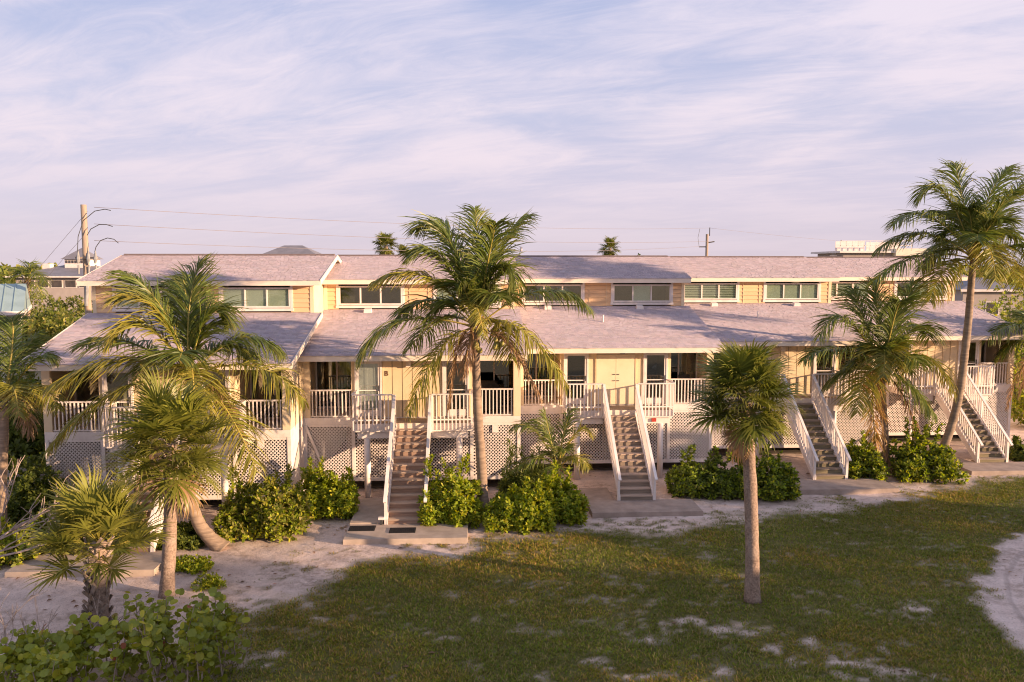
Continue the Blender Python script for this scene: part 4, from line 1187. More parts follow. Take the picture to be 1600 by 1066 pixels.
# mid right palm
coconut_palm('bushy coconut palm with a dead brown frond hanging to the ground', ground_Y(1385, 740), [(1386, 740), (1384, 690), (1381, 640), (1379, 610)], (1379, 582), [
    (1318, 448, 1279, 526, -.3), (1372, 505, 1368, 440, .8), (1405, 500, 1428, 440, .5), (1345, 490, 1334, 452, 1.2), (1440, 470, 1452, 530, .8), (1306, 520, 1256, 562, -.6), (1452, 520, 1492, 616, -.3, YL),
    (1345, 562, 1340, 645, -1.2, YL), (1418, 588, 1462, 648, -.8), (1386, 510, 1380, 590, -1.6, YL), (1330, 560, 1290, 600, 1.0), (1400, 470, 1410, 470, -1.0),
    (1350, 560, 1376, 757, -.7, dict(D_, maxlen=1.0, green=(.46, .27, .07), tip=(.5, .3, .1), droop=.6, n=110)), (1358, 570, 1396, 754, -.4, dict(D_, maxlen=1.0, droop=.6, n=100)), (1420, 610, 1440, 700, .4, D_)],
    auto=6, seed=13, base_r=.13, top_r=.10, swell=1.2, auto_el=(20, 75), auto_len=2.4)
# young palm in the bed
coconut_palm('small young coconut palm growing out of the shrubs below the landing', ground_Y(868, 790), [(866, 790), (868, 770), (870, 750)], (871, 734), [
    (832, 640, 797, 672, -.3), (862, 690, 850, 643, .3), (905, 645, 924, 680, .2, YL), (880, 670, 893, 640, .6), (845, 700, 800, 735, -.6), (900, 700, 920, 730, -.5, YL), (858, 670, 835, 655, .8)],
    auto=4, seed=17, base_r=.12, top_r=.10, swell=1.1, leaflet=.75, n=46, auto_len=1.4)
# far left palm, crown partly out of frame
coconut_palm('coconut palm cut by the left edge of the view', ground_Y(3, 852), [(4, 852), (2, 770), (6, 680)], (6, 628), [
    (30, 500, 14, 496, .6), (60, 540, 84, 560, .4), (62, 580, 92, 640, -.4, YL), (40, 610, 48, 680, -.5, D_), (-40, 520, -70, 560, .3), (-50, 590, -95, 650, -.5, YL), (24, 560, 60, 520, 1.2), (-10, 530, -30, 480, 1.0), (20, 570, 30, 650, -1.4, YL)],
    auto=2, seed=21, base_r=.15, auto_len=1.9, leaflet=.9)
# right edge palm
coconut_palm('coconut palm fronds reaching in at the right edge of the view', 36.0, [(1640, 720), (1640, 640)], (1638, 548), [
    (1590, 480, 1544, 530, -.3), (1600, 505, 1556, 560, .6), (1600, 540, 1572, 640, -.6, D_), (1620, 500, 1600, 488, 1.0), (1690, 500, 1740, 560, 0), (1660, 470, 1690, 450, .4), (1610, 560, 1590, 620, .5, D_)],
    auto=7, seed=23, auto_len=2.4)

def feet(px, py): return on_ground(px, py)
def crown_at(px, py, Y): return at(px, py, Y)
b_ = feet(260, 930)
fan_palm('smooth trunked fan palm standing on the sand by the concrete pad', b_, crown_at(266, 692, b_.y), 58, .90, 0.74, 31, seg_droop=.5, dead=2, width=.024, el=(82, -28), green=(.17, .18, .03), trunk_r=(.17, .145))
b_ = feet(1176, 938)
fan_palm('fan palm standing alone on the open lawn', b_, crown_at(1164, 616, b_.y), 64, 0.74, 0.60, 37, green=(0.135, 0.155, 0.027), tip=(0.30, 0.24, 0.06), seg_droop=0.75, dead=3, width=.023, el=(70, -26), trunk_r=(.175, .14), flare=1.3)
b_ = feet(152, 1000)
fan_palm('short young fan palm with criss-crossed leaf bases on its trunk', b_, crown_at(154, 848, b_.y), 42, 0.72, 0.66, 41, seg_droop=0.35, boots=90, trunk_r=(.185, .185), el=(84, -6), width=.024, nseg=30, green=(0.18, 0.185, 0.034))

# ------------------------------------------------------------------ shrubs
def leaf_cloud(points, dirs, n_per, ln, wd, cols, r, spread=1.0, jitter=.35):
    """rosettes of folded leaves at twig ends"""
    m = len(points)
    P = np.repeat(points, n_per, 0); A = np.repeat(unit(dirs), n_per, 0)
    k = len(P)
    ref = np.where(np.abs(A[:, 2:3]) < .9, np.array([[0, 0, 1.0]]), np.array([[1.0, 0, 0]]))
    U = unit(np.cross(A, ref)); W = np.cross(A, U)
    th = np.tile(np.arange(n_per) * 2.39996, m) + np.repeat(r.uniform(0, 6.28, m), n_per)
    rad = U * np.cos(th)[:, None] + W * np.sin(th)[:, None]
    tilt = np.tile(np.linspace(.25, 1.25, n_per), m)[:, None] * spread
    d = unit(A * np.cos(tilt) + rad * np.sin(tilt) + r.normal(0, jitter * .4, (k, 3)))
    s = unit(np.cross(d, A + r.normal(0, .25, (k, 3))))
    nrm = np.cross(s, d)
    L = ln * r.uniform(.65, 1.2, k)[:, None]; Wd = wd * r.uniform(.75, 1.2, k)[:, None]
    st = P + rad * L * .06
    v0 = st - s * Wd * .12; v1 = st + s * Wd * .12
    md = st + d * L * .58
    v2 = md + s * Wd * .5 + nrm * Wd * .10; v3 = md - s * Wd * .5 + nrm * Wd * .10
    e = st + d * L - nrm * L * .12
    v4 = e + s * Wd * .22; v5 = e - s * Wd * .22
    V = np.stack([v0, v1, v2, v3, v4, v5], 1).reshape(-1, 3)
    b = np.arange(k)[:, None] * 6
    Q = np.concatenate([b + np.array([[0, 1, 2, 3]]), b + np.array([[3, 2, 4, 5]])], 0)
    cc = cols[r.integers(0, len(cols), k)] * r.uniform(.78, 1.22, k)[:, None]
    C = np.repeat(cc, 6, 0)
    return V, Q, C
def lumpy_points(lumps, n, r, shell=.62):
    """points in the outer part of a union of ellipsoids: (x,y,z,rx,ry,rz)"""
    L = np.array(lumps, float); vol = L[:, 3] * L[:, 4] + L[:, 3] * L[:, 5] + L[:, 4] * L[:, 5]
    pick = r.choice(len(L), n, p=vol / vol.sum())
    d = unit(r.normal(0, 1, (n, 3))); q = shell + (1 - shell) * r.random(n) ** .6
    q = np.where(r.random(n) < .25, r.uniform(.3, 1, n), q) * (1 + r.normal(0, .06, n))
    P = L[pick, :3] + d * L[pick, 3:] * q[:, None]
    nrm = unit(d / L[pick, 3:])
    ok = P[:, 2] > 0.02
    return P[ok], nrm[ok]
SHRUBC = np.array([(.22, .27, .02), (.17, .22, .018), (.28, .31, .026), (.34, .32, .03), (.12, .16, .015)])
DARKC = np.array([(.075, .10, .018), (.10, .125, .022), (.13, .145, .025), (.06, .08, .016)])
PALEC = np.array([(.21, .20, .045), (.17, .175, .04), (.26, .22, .06), (.13, .145, .03)])
def shrub(label, px0, px1, ptop, pbase, n=900, cols=SHRUBC, ln=.145, wd=.07, seed=1, depth=.8, name='shrub', group='green shrubs along the townhouse fronts', nl=7, lumpn=7, sprigs=5, cat='shrub'):
    r = np.random.default_rng(seed)
    c = on_ground((px0 + px1) / 2, pbase); Y = c.y + depth * .5
    a, b = at(px0, pbase, Y), at(px1, pbase, Y); top = at((px0 + px1) / 2, ptop, Y).z
    W = b.x - a.x; H = max(top, .3)
    root = thing(name, label, cat, ((a.x + b.x) / 2, Y, 0), 0, group)
    lumps = []
    for k in range(lumpn):
        f = (k + .5) / lumpn
        x = -W / 2 + W * f; hh = H * (0.62 + .38 * math.sin(math.pi * f) ** .7) * r.uniform(.72, 1.0)
        rx = W / lumpn * r.uniform(.75, 1.15)
        lumps.append((np.clip(x, -W / 2 + rx * .7, W / 2 - rx * .7), r.uniform(-.35, .35) * depth, hh * .5, rx, depth * r.uniform(.45, .7), hh * .5))
        lumps.append((np.clip(x + r.normal(0, .1), -W / 2 + rx * .5, W / 2 - rx * .5), -r.uniform(.2, .6) * depth, hh * .3, rx * .8, depth * .4, hh * .32))
    P, nr = lumpy_points(lumps, int(n * 1.35), r)
    # straggling sprigs above the outline
    for k in range(sprigs):
        x, y = r.uniform(-W * .42, W * .42), r.uniform(-.3, .3) * depth
        z0 = H * r.uniform(.6, .85); hh = H * r.uniform(.25, .45)
        q = np.c_[x + r.normal(0, .035, 9) + np.linspace(0, r.normal(0, .15), 9), y + r.normal(0, .03, 9), z0 + np.linspace(0, hh, 9)]
        P = np.concatenate([P, q]); nr = np.concatenate([nr, np.tile([[0, 0, 1.0]], (9, 1)) + r.normal(0, .3, (9, 3))])
    dirs = unit(nr * .8 + np.array([[0, -.1, .75]]) + r.normal(0, .3, P.shape))
    V, Q, C = leaf_cloud(P, dirs, nl, ln, wd, cols, r)
    link('foliage', npmesh('foliage', V, Q, LEAF, C), root, kind='stuff')
    st = MB()
    for k in range(lumpn * 2):
        l = lumps[k]
        st.tube([(l[0] * .6, l[1] * .6, -.05), (l[0] * .85, l[1] * .9, l[2] * .5), (l[0], l[1], l[2] * 1.2)], [.028, .02, .008], 6)
    st.build('stem', BARK, root)
    return root
shrub('wide pale green shrub beside the curved palm trunk', 352, 476, 745, 846, 1000, seed=101, depth=1.0, cols=np.vstack([SHRUBC, PALEC]), sprigs=7)
shrub('round glossy shrub just left of the brown stairs', 462, 556, 732, 812, 800, seed=102, depth=1.0)
shrub('leafy shrub between the brown stairs and the central palm', 662, 750, 728, 826, 800, seed=103, depth=1.0, sprigs=6)
shrub('light green shrub at the foot of the central palm, on its right', 762, 860, 762, 830, 800, seed=104, depth=.9)
shrub('spreading shrub under the small young coconut palm', 840, 912, 742, 820, 650, seed=105, depth=.9)
shrub('dark feathery shrub behind the small young coconut palm', 785, 850, 708, 795, 500, seed=106, depth=.8, cols=DARKC, ln=.2, wd=.03, nl=10)
shrub('broad dark shrub behind the lone fan palm', 1048, 1160, 712, 778, 900, seed=107, depth=1.2, cols=np.vstack([DARKC, SHRUBC[:2]]), sprigs=8)
shrub('shrub touching the lone fan palm trunk on its right side', 1150, 1236, 705, 782, 800, seed=108, depth=1.1, cols=np.vstack([DARKC, SHRUBC]))
shrub('shrub right of the dark stairs, behind the dead frond', 1318, 1375, 690, 752, 600, seed=109, depth=1.2, cols=np.vstack([DARKC, SHRUBC]))
shrub('tall shrub between the bushy palm and the leaning trunk', 1392, 1482, 672, 752, 1000, seed=110, depth=1.4, cols=np.vstack([DARKC, SHRUBC]), sprigs=7)
shrub('low shrub beyond the last stairs', 1572, 1640, 690, 722, 400, seed=111, depth=1.2, cols=DARKC)
shrub('dark shrub at the left corner of the nearest section', 20, 110, 725, 826, 800, seed=112, depth=1.2, cols=DARKC)
shrub('yellow green shrub at the left edge beside the concrete pad', -40, 74, 815, 880, 700, seed=113, depth=1.1, cols=np.vstack([SHRUBC, PALEC]))
shrub('low shrub in the shade behind the smooth trunked fan palm', 255, 316, 818, 858, 300, seed=114, depth=.8, cols=DARKC, lumpn=4)
shrub('shrub behind the short fan palm', 95, 215, 760, 872, 700, seed=118, depth=.8, cols=np.vstack([DARKC, PALEC]), ln=.17)
shrub('small green ground plant on the sand by the concrete pad', 274, 330, 868, 893, 240, seed=115, depth=.6, lumpn=4, ln=.09, wd=.045, sprigs=0, name='ground_plant', group='low ground plants on the sand', cat='ground plant')
shrub('tiny flat weed on the sand below the small ground plant', 308, 352, 908, 921, 120, seed=116, depth=.5, lumpn=3, ln=.08, wd=.03, sprigs=0, name='ground_plant', group='low ground plants on the sand', cat='ground plant')

# sea grape in the near corner: round leaves one by one
def round_leaf(seed, rad):
    r = np.random.default_rng(seed); n = 10
    mb = MB(); c = (0, rad, 0)
    rim = []
    for k in range(n):
        a = 2 * math.pi * k / n
        q = rad * (1 + r.normal(0, .03)); rim.append((math.sin(a) * q, rad - math.cos(a) * q * .95, .10 * rad * abs(math.sin(a)) + r.normal(0, .05) * rad))
    for k in range(n):
        mb.poly([c, rim[k], rim[(k + 1) % n]])
    mb.beam((0, -.05, 0), (0, 0.0, 0), .008, .006)
    return mb
def leafsolid(name, c, c2):
    m = M(name, c, c2, 9, .38, .1, 12, objrand=.25, spec=.4)
    nd, lk = m.node_tree.nodes, m.node_tree.links
    tr = nd.new('ShaderNodeBsdfTranslucent'); tr.inputs['Color'].default_value = (c2[0] * 1.8, c2[1] * 1.7, c2[2] * 1.4, 1)
    mx = nd.new('ShaderNodeMixShader'); mx.inputs[0].default_value = .28
    lk.new(nd['Principled BSDF'].outputs[0], mx.inputs[1]); lk.new(tr.outputs[0], mx.inputs[2]); lk.new(mx.outputs[0], nd['Material Output'].inputs[0])
    return m
SG = [leafsolid('sea_grape_green', (.18, .22, .016), (.23, .26, .022)), leafsolid('sea_grape_light', (.30, .31, .022), (.36, .34, .03)), leafsolid('sea_grape_yellow', (.26, .20, .03), (.22, .18, .03)), leafsolid('sea_grape_red', (.28, .07, .03), (.22, .08, .03))]
SGM = [[round_leaf(i, .078).mesh('leaf', m, True) for i in range(3)] for m in SG]
def sea_grape(label, stems, seed, nleaf, loc, nfill):
    r = random.Random(seed)
    root = thing('sea_grape_bush', label, 'shrub', loc, 0, 'sea grape bushes in the near corner')
    tips = []; curves = []
    for (bx, by, tx, ty, tz) in stems:
        b = Vector((bx, by, -.05)); t = Vector((tx, ty, tz)); m_ = b.lerp(t, .5) + Vector((r.uniform(-.1, .1), r.uniform(-.1, .1), .15))
        MB().tube([b, m_, t], [.018, .013, .006], 6).build('branch', BARK, root)
        curves.append((b, m_, t))
        for k in range(int(nleaf / len(stems)) + 1):
            f = r.uniform(.3, 1.03) ** .6
            q = b.lerp(m_, f * 2) if f < .5 else m_.lerp(t, f * 2 - 1)
            tips.append(q)
    r.shuffle(tips)
    def place(q, sprd):
        a = r.uniform(0, 6.28)
        q = q + Vector((math.cos(a), math.sin(a), 0)) * r.uniform(.03, sprd) + Vector((0, 0, r.uniform(-.08, .12)))
        s_ = r.uniform(.6, 1.2)
        return q, (r.uniform(-.1, 1.35), r.uniform(-.5, .5), r.choice((0, 0, math.pi)) + r.uniform(-1.2, 1.2)), s_
    for q in tips[:nleaf]:
        mi = 0 if (w := r.random()) < .42 else 1 if w < .91 else 2 if w < .975 else 3
        q, rot, s_ = place(q, .22)
        share('leaf', r.choice(SGM[mi]), root, q, rot, (s_, s_, s_))
    # the many leaves behind and below, joined
    from mathutils import Euler
    V = []; Q = []
    src = round_leaf(1, .076)
    for k in range(nfill):
        b, m_, t = r.choice(curves); f = r.uniform(.1, .98)
        q = b.lerp(m_, f * 2) if f < .5 else m_.lerp(t, f * 2 - 1)
        q, rot, s_ = place(q, .34)
        mt = Euler(rot).to_matrix(); o = len(V)
        V += [tuple(mt @ (Vector(v) * s_) + q) for v in src.v]; Q += [tuple(i + o for i in f_) for f_ in src.f]
    me_ = bpy.data.meshes.new('foliage'); me_.from_pydata(V, [], Q); me_.materials.append(SG[0]); me_.update()
    link('foliage', me_, root, kind='stuff')
    return root
rs = random.Random(5)
def sg_stems(n, x0, x1, y0, y1, topf):
    out = []
    for k in range(n):
        bx, by = rs.uniform(x0, x1), rs.uniform(y0, y1)
        out.append((bx, by, bx + rs.uniform(-.35, .35), by + rs.uniform(-.3, .3), topf(bx, by) * rs.uniform(.6, 1.08)))
    return out
c0 = on_ground(265, 1060); Lx = Vector((c0.x, c0.y, 0))
sea_grape('round leaved sea grape bush under the smooth trunked fan palm, nearest corner', sg_stems(34, -1.0, 1.1, -.9, .75, lambda x, y: 1.72 - .40 * abs(x - .1)), 61, 300, Lx, 900)
c0 = on_ground(90, 1075); Lx2 = Vector((c0.x, c0.y, 0))
sea_grape('round leaved sea grape bush tangled with bare branches in the corner', sg_stems(34, -1.5, 1.0, -.9, .6, lambda x, y: 1.0 + .15 * x), 62, 290, Lx2, 900)

# bare bleached branches
def dead_branch(label, start, ends, Y, seed, r0=.03):
    r = random.Random(seed)
    s = at(*start, Y)
    root = thing('dead_branch', label, 'branch', s, 0, 'bare bleached branches')
    def grow(p, d, L, rad, lev):
        pts = [p]; q = p; dd = d.copy()
        n = 6
        for i in range(n):
            dd = (dd + Vector((r.uniform(-.2, .2), r.uniform(-.2, .2), r.uniform(-.12, .16)))).normalized()
            q = q + dd * L / n; pts.append(q)
        MB().tube(pts, [rad * (1 - .75 * i / n) + .003 for i in range(n + 1)], 6).build('branch', DEADW, root)
        if lev > 0:
            for k in range(4 if lev == 2 else 3):
                i = r.randint(2, n); sd = (dd + Vector((r.uniform(-.8, .8), r.uniform(-.6, .6), r.uniform(-.15, .9)))).normalized()
                grow(pts[i], sd, L * r.uniform(.35, .6), rad * .5, lev - 1)
    for (ex, ey, dy) in ends:
        e = at(ex, ey, Y + dy) - s
        grow(Vector((0, 0, 0)), e.normalized(), e.length, r0, 2)
dead_branch('bare bleached branches reaching in from the left edge over the shrubs', (-70, 880), [(70, 835, 0), (125, 878, -.3), (45, 780, .3), (95, 845, .2), (20, 830, -.2)], ground_Y(20, 960), 71, .032)
dead_branch('bare bleached twigs standing in the bottom corner sea grape', (40, 1095), [(75, 980, 0), (120, 990, .2), (10, 985, -.1), (150, 1010, 0), (-20, 1010, .2)], ground_Y(60, 1060), 72, .018)

# ------------------------------------------------------------------ trees and houses beyond
def leafy_tree(label, x, y, H, W, seed, cols=DARKC, n=700, ln=.28, wd=.16, nl=6, group='trees beyond the townhouses', name='tree', trunkH=.35, cat='tree', lumpn=9):
    r = np.random.default_rng(seed); rr = random.Random(seed)
    root = thing(name, label, cat, (x, y, 0), 0, group)
    tr = MB(); th = H * trunkH
    tr.tube([(0, 0, -.1), (.05, 0, th * .5), (0, .05, th), (0, 0, H * .75)], [W * .05 + .05, W * .04 + .04, W * .035 + .03, .03], 8)
    lumps = []
    for k in range(lumpn):
        a = rr.uniform(0, 6.28); q = rr.uniform(.2, .62) * W / 2
        z = H * rr.uniform(trunkH + .05, .84); s = W * rr.uniform(.17, .27)
        lumps.append((math.cos(a) * q, math.sin(a) * q, z, s, s, min(s * rr.uniform(.6, .9), H - z)))
        tr.tube([(0, 0, th * rr.uniform(.7, 1.1)), (math.cos(a) * q * .6, math.sin(a) * q * .6, (z + th) * .5), (math.cos(a) * q, math.sin(a) * q, z)], [W * .022 + .02, W * .015 + .012, .012], 6)
    lumps.append((0, 0, H * .78, W * .24, W * .24, H * .2))
    tr.build('trunk', BARK, root)
    P, nr = lumpy_points(lumps, n, r, .55)
    V, Q, C = leaf_cloud(P, unit(nr + np.array([[0, 0, .4]]) + r.normal(0, .35, P.shape)), nl, ln, wd, cols, r)
    link('crown', npmesh('crown', V, Q, LEAF, C), root, kind='stuff')
    return root
# row that the low sun comes through, off to the right of the view
SHADE = [(29, -5.0, 8.6, 8), (31, -0.5, 8.8, 8), (30, 2.2, 7.4, 5.0), (35, -2.5, 9.4, 8), (37, 2.8, 8.2, 6), (34, 7.6, 5.4, 6), (39, 11.8, 5.2, 6), (36, 15.2, 3.6, 5), (43, 7.5, 6.6, 7), (45, 15.5, 4.6, 6), (31.5, 14.6, 6.3, 5.5), (33, 19.2, 6.4, 5.5)]
for i, (x, y, H, W) in enumerate(SHADE):
    leafy_tree('spreading shade tree standing beyond the sand drive', x, y, H, W, 300 + i, n=1300, ln=.36, wd=.22, group='shade trees beyond the sand drive', trunkH=.12)

# far left vegetation
BG = [(70, 452, 62, 'dense scrub tree behind the teal roofed house', 5.0, 5.0), (100, 465, 50, 'olive scrub tree beside the utility pole', 5.6, 5), (122, 500, 44, 'low bushy tree at the corner of the nearest roof', 4.6, 4.5), (85, 505, 44, 'bushy tree left of the nearest roof', 4.4, 5), (112, 440, 74, 'scrub tree below the distant grey roof', 5.5, 7), (30, 440, 90, 'dark scrub tree at the far left edge', 6.5, 8), (60, 545, 37, 'shrubby tree beside the nearest section', 2.8, 4), (20, 640, 33, 'dark thicket tree at the left edge', 3.4, 5), (45, 690, 30.5, 'dark thicket tree by the left corner post', 2.6, 3.2)]
for i, (px, py, Y, lab, H, W) in enumerate(BG):
    q = at(px, py, Y)
    leafy_tree(lab, q.x, Y, H, W, 330 + i, cols=np.vstack([DARKC, PALEC]) if i < 6 else DARKC, n=520, ln=.30, wd=.13, trunkH=.15)
BGR = [(1545, 470, 56, 'airy green tree at the right end of the row', 6.0, 5), (1580, 450, 62, 'dark green tree behind the right end house', 7.6, 6), (1562, 500, 48, 'pale green bush tree past the last roof', 4.4, 4.5), (1600, 480, 52, 'tall hedge tree at the right edge', 5.8, 5), (1590, 560, 44, 'low bush tree at the right edge beyond the last porch', 2.6, 5), (1625, 600, 40, 'bush tree by the right edge palm', 2.4, 4)]
for i, (px, py, Y, lab, H, W) in enumerate(BGR):
    q = at(px, py, Y)
    leafy_tree(lab, q.x, Y, H, W, 350 + i, cols=np.vstack([PALEC, SHRUBC]), n=480, ln=.26, wd=.10, trunkH=.15)
# distant tops showing over the ridge
for i, (px, py, Y, sc_, lab) in enumerate([(603, 384, 70, 1.0, 'distant fan palm above the second roof'), (953, 388, 82, 1.05, 'distant fan palm above the middle roof'), (631, 398, 76, .8, 'small distant fan palm top beside the taller one')]):
    q = at(px, py, Y)
    fan_palm(lab, (q.x, Y, 0), (q.x, Y, q.z), 34, .72 * sc_, .5 * sc_, 400 + i, name='fan_palm', group='distant palms beyond the roofs', trunk_r=(.2, .17), nseg=20, width=.04, dead=6, detail=False)
for i, (px, py, Y, H_) in enumerate([(995, 392, 78, 0), (1022, 398, 80, 0), (1043, 395, 84, 0), (1048, 398, 60, 0)]):
    q = at(px, py, Y)
    leafy_tree(['bare topped tree just right of the distant palm', 'thin twiggy tree top above the middle roof', 'small round tree top above the middle roof', 'lowest tree top above the middle roof'][i], q.x, Y, q.z, 2.2, 420 + i, n=60, ln=.22, wd=.10, group='distant tree tops beyond the roofs', trunkH=.7, lumpn=4)
# palm behind the teal roof
coconut_palm('distant coconut palm behind the teal roofed house', 66.0, [(44, 520), (44, 470)], (44, 440), [(30, 415, 16, 440, 0), (45, 420, 46, 412, .5), (60, 418, 72, 442, 0), (28, 440, 22, 465, .3), (60, 440, 68, 466, -.3), (36, 425, 28, 418, .6)], auto=6, seed=45, auto_len=2.0, n=34, group='distant palms beyond the roofs')

def house(label, name, loc, rz, W, Dp, Hw, Hr, wall_m, roof_m, wins, seams=False, hip=True, ov=.6, extra=None):
    root = thing(name, label, 'house', loc, rz, 'neighbouring houses')
    MB().box(-W / 2, W / 2, 0, Dp, -.1, Hw).build('wall', wall_m, root)
    x0, x1, y0, y1 = -W / 2 - ov, W / 2 + ov, -ov, Dp + ov
    rf = MB(); hx = (Dp / 2 + ov) if hip else 0
    ym = Dp / 2
    A, B, C_, D2 = (x0, y0, Hw), (x1, y0, Hw), (x1, y1, Hw), (x0, y1, Hw)
    E, F_ = (x0 + hx, ym, Hw + Hr), (x1 - hx, ym, Hw + Hr)
    if x0 + hx >= x1 - hx: E = F_ = (0, ym, Hw + Hr)
    if E == F_:
        for a, b in ((A, B), (B, C_), (C_, D2), (D2, A)): rf.poly([a, b, E])
    else:
        rf.poly([A, B, F_, E]); rf.poly([C_, D2, E, F_]); rf.poly([B, C_, F_]); rf.poly([D2, A, E])
    rf.poly([D2, C_, B, A])
    ro = rf.build('roof', roof_m, root)
    MB().box(x0, x1, y0 - .04, y0 - .002, Hw - .16, Hw + .05).build('fascia', WHITE, root)
    MB().box(x1 + .002, x1 + .04, y0, y1, Hw - .16, Hw + .05).build('fascia', WHITE, root)
    if seams:
        n = int((x1 - x0) / .5)
        sm = MB()
        for k in range(1, n):
            x = x0 + (x1 - x0) * k / n
            q = min(1, (x - x0) / max(hx, .01), (x1 - x) / max(hx, .01))
            if q > .05: sm.beam((x, y0, Hw + .02), (x, y0 + (ym - y0) * q, Hw + Hr * q + .02), .04, .04)
        sm.build('seam', roof_m, ro, kind='stuff')
    for (u, z0, z1, w) in wins:
        f = MB().box(u - w / 2 - .08, u + w / 2 + .08, -.04, -.005, z0 - .08, z1 + .08).build('window', WHITE, root)
        MB().box(u - w / 2, u + w / 2, -.05, -.042, z0, z1).build('pane', GLASSW, f)
    return root
GLASSW = M('far_window_glass', (.10, .085, .08), (.06, .055, .055), 1.5, .15, spec=.5)
GREYW = M('grey_wall', (.42, .36, .33), (.36, .31, .28), 1, .8)
CREAM = M('cream_wall', (.72, .66, .52), (.66, .60, .47), 1, .7)
# teal roofed house at the left edge
_a = .5; _cx, _cy = -26.4, 43.0; _lx, _ly = 4.8, -.5          # the eave corner nearest the row fixes the house
house('cream house with a teal standing seam metal roof at the left edge', 'neighbour_house', (_cx - _lx * math.cos(_a) + _ly * math.sin(_a), _cy - _lx * math.sin(_a) - _ly * math.cos(_a), 0), _a, 8.6, 7.2, 5.72, 1.45, CREAM, TEAL, [(3.2, 4.75, 5.45, .42), (3.75, 4.75, 5.45, .36)], seams=True, hip=False, ov=.5)
# distant grey roofed house with cupola and chimney
q = at(95, 440, 115)
hr = house('distant grey house with a lantern cupola and white chimney', 'distant_house', (q.x, 115, 0), 0, 13, 10, at(90, 432, 115).z, 1.75, GREYW, GREYROOF, [(x, at(90, 447, 115).z - .2, at(90, 436, 115).z - .2, 1.5) for x in (-4.6, -2.6, -.6, 1.4, 3.4)], ov=.9)
hz = at(90, 432, 115).z
MB().box(-4.3, -3.2, 3.0, 4.0, hz - .5, at(58, 412, 118).z).build('chimney', WHITE, hr)
MB().box(-1.1, 2.3, 3.2, 6.8, hz + 1.0, hz + 2.5).build('cupola_wall', WHITE, hr)
cm_ = MB(); zc = hz + 2.5
for a, b in (((-1.5, 2.8), (2.7, 2.8)), ((2.7, 2.8), (2.7, 7.2)), ((2.7, 7.2), (-1.5, 7.2)), ((-1.5, 7.2), (-1.5, 2.8))): cm_.poly([(*a, zc), (*b, zc), (.6, 5, zc + 1.7)])
cm_.build('cupola_roof', GREYROOF, hr)
for k in range(7): MB().box(-.95 + k * .45, -.65 + k * .45, 3.15, 3.195, hz + 1.9, hz + 2.3).build('window', GLASSW, hr)
# peaked roof beyond the first ridge
q = at(448, 397, 105)
house('distant grey hip roof rising behind the first ridge', 'distant_house', (q.x, 105, 0), .0, 9, 6.5, q.z - .75, 1.95, GREYW, GREYROOF, [], ov=.5)
# rooftop deck building on the right
q = at(1365, 402, 95); z0 = at(1365, 392, 95).z
hb = thing('rooftop_deck_house', 'distant white house with a railed rooftop deck above the fourth roof', 'house', (q.x, 95, 0), 0, 'neighbouring houses')
MB().box(-3.6, 6.5, 0, 8, -.1, z0 - .25).build('wall', GREYW, hb)
MB().box(-4.3, 7, -.7, 8.5, z0 - .25, z0 - .02).build('deck_floor', WHITE, hb)
MB().box(2.2, 7.6, -.9, 6, z0 - .6, z0 + .25).build('parapet', CREAM, hb)
rl = MB()
for zz in (z0 + .55, z0 + 1.1): rl.box(-4.3, 4.2, -.7, -.63, zz, zz + .07)
for k in range(13): rl.box(-4.3 + k * .7, -4.24 + k * .7, -.7, -.64, z0, z0 + 1.1)
rl.build('deck_railing', WHITE, hb)
MB().tube([(-3.3, 1.5, z0), (-3.3, 1.5, z0 + 1.3)], .07, 6).build('flue', DARKM, hb)
MB().box(-4.1, -.6, 1.2, 1.25, z0, z0 + 1.15).box(-.4, 3.6, 1.2, 1.25, z0, z0 + 1.05).build('wind_screen', WHITE, hb)
for k in range(8): MB().box(-4.9 - .25 * (k % 2), -4.35, -.5 + k * .12, -.42 + k * .12, z0 - 1.6 + k * .2, z0 - 1.55 + k * .2).build('stair_tread', WHITE, hb)
# low house at the right end
q = at(1552, 452, 70)
house('small grey roofed house among bushes past the right end', 'neighbour_house', (q.x, 70, 0), -.1, 5, 5, at(1552, 453, 70).z, 1.1, GREYW, GREYROOF, [(0, 4.0, 5.0, 1.0)], ov=.4)

# far tree line
r = np.random.default_rng(90); n = 1500
TX = r.uniform(-420, 420, n); TY = r.uniform(260, 420, n); TH = r.uniform(4.5, 8.2, n) * (.75 + .5 * fbm(TX * .02, TX * 0, 3))
P = np.repeat(np.c_[TX, TY, TH * .55], 8, 0) + r.normal(0, 1, (n * 8, 3)) * np.array([[2.2, 2.0, 1.6]])
P[:, 2] = np.clip(P[:, 2], .5, None)
V, Q, C = leaf_cloud(P, r.normal(0, 1, P.shape) + np.array([[0, -.5, .6]]), 3, 2.2, 1.5, np.vstack([DARKC, PALEC]) * 1.2, r)
tag(link('treeline', npmesh('treeline', V, Q, LEAF, C)), 'low far tree line along the horizon', 'tree line', kind='stuff')

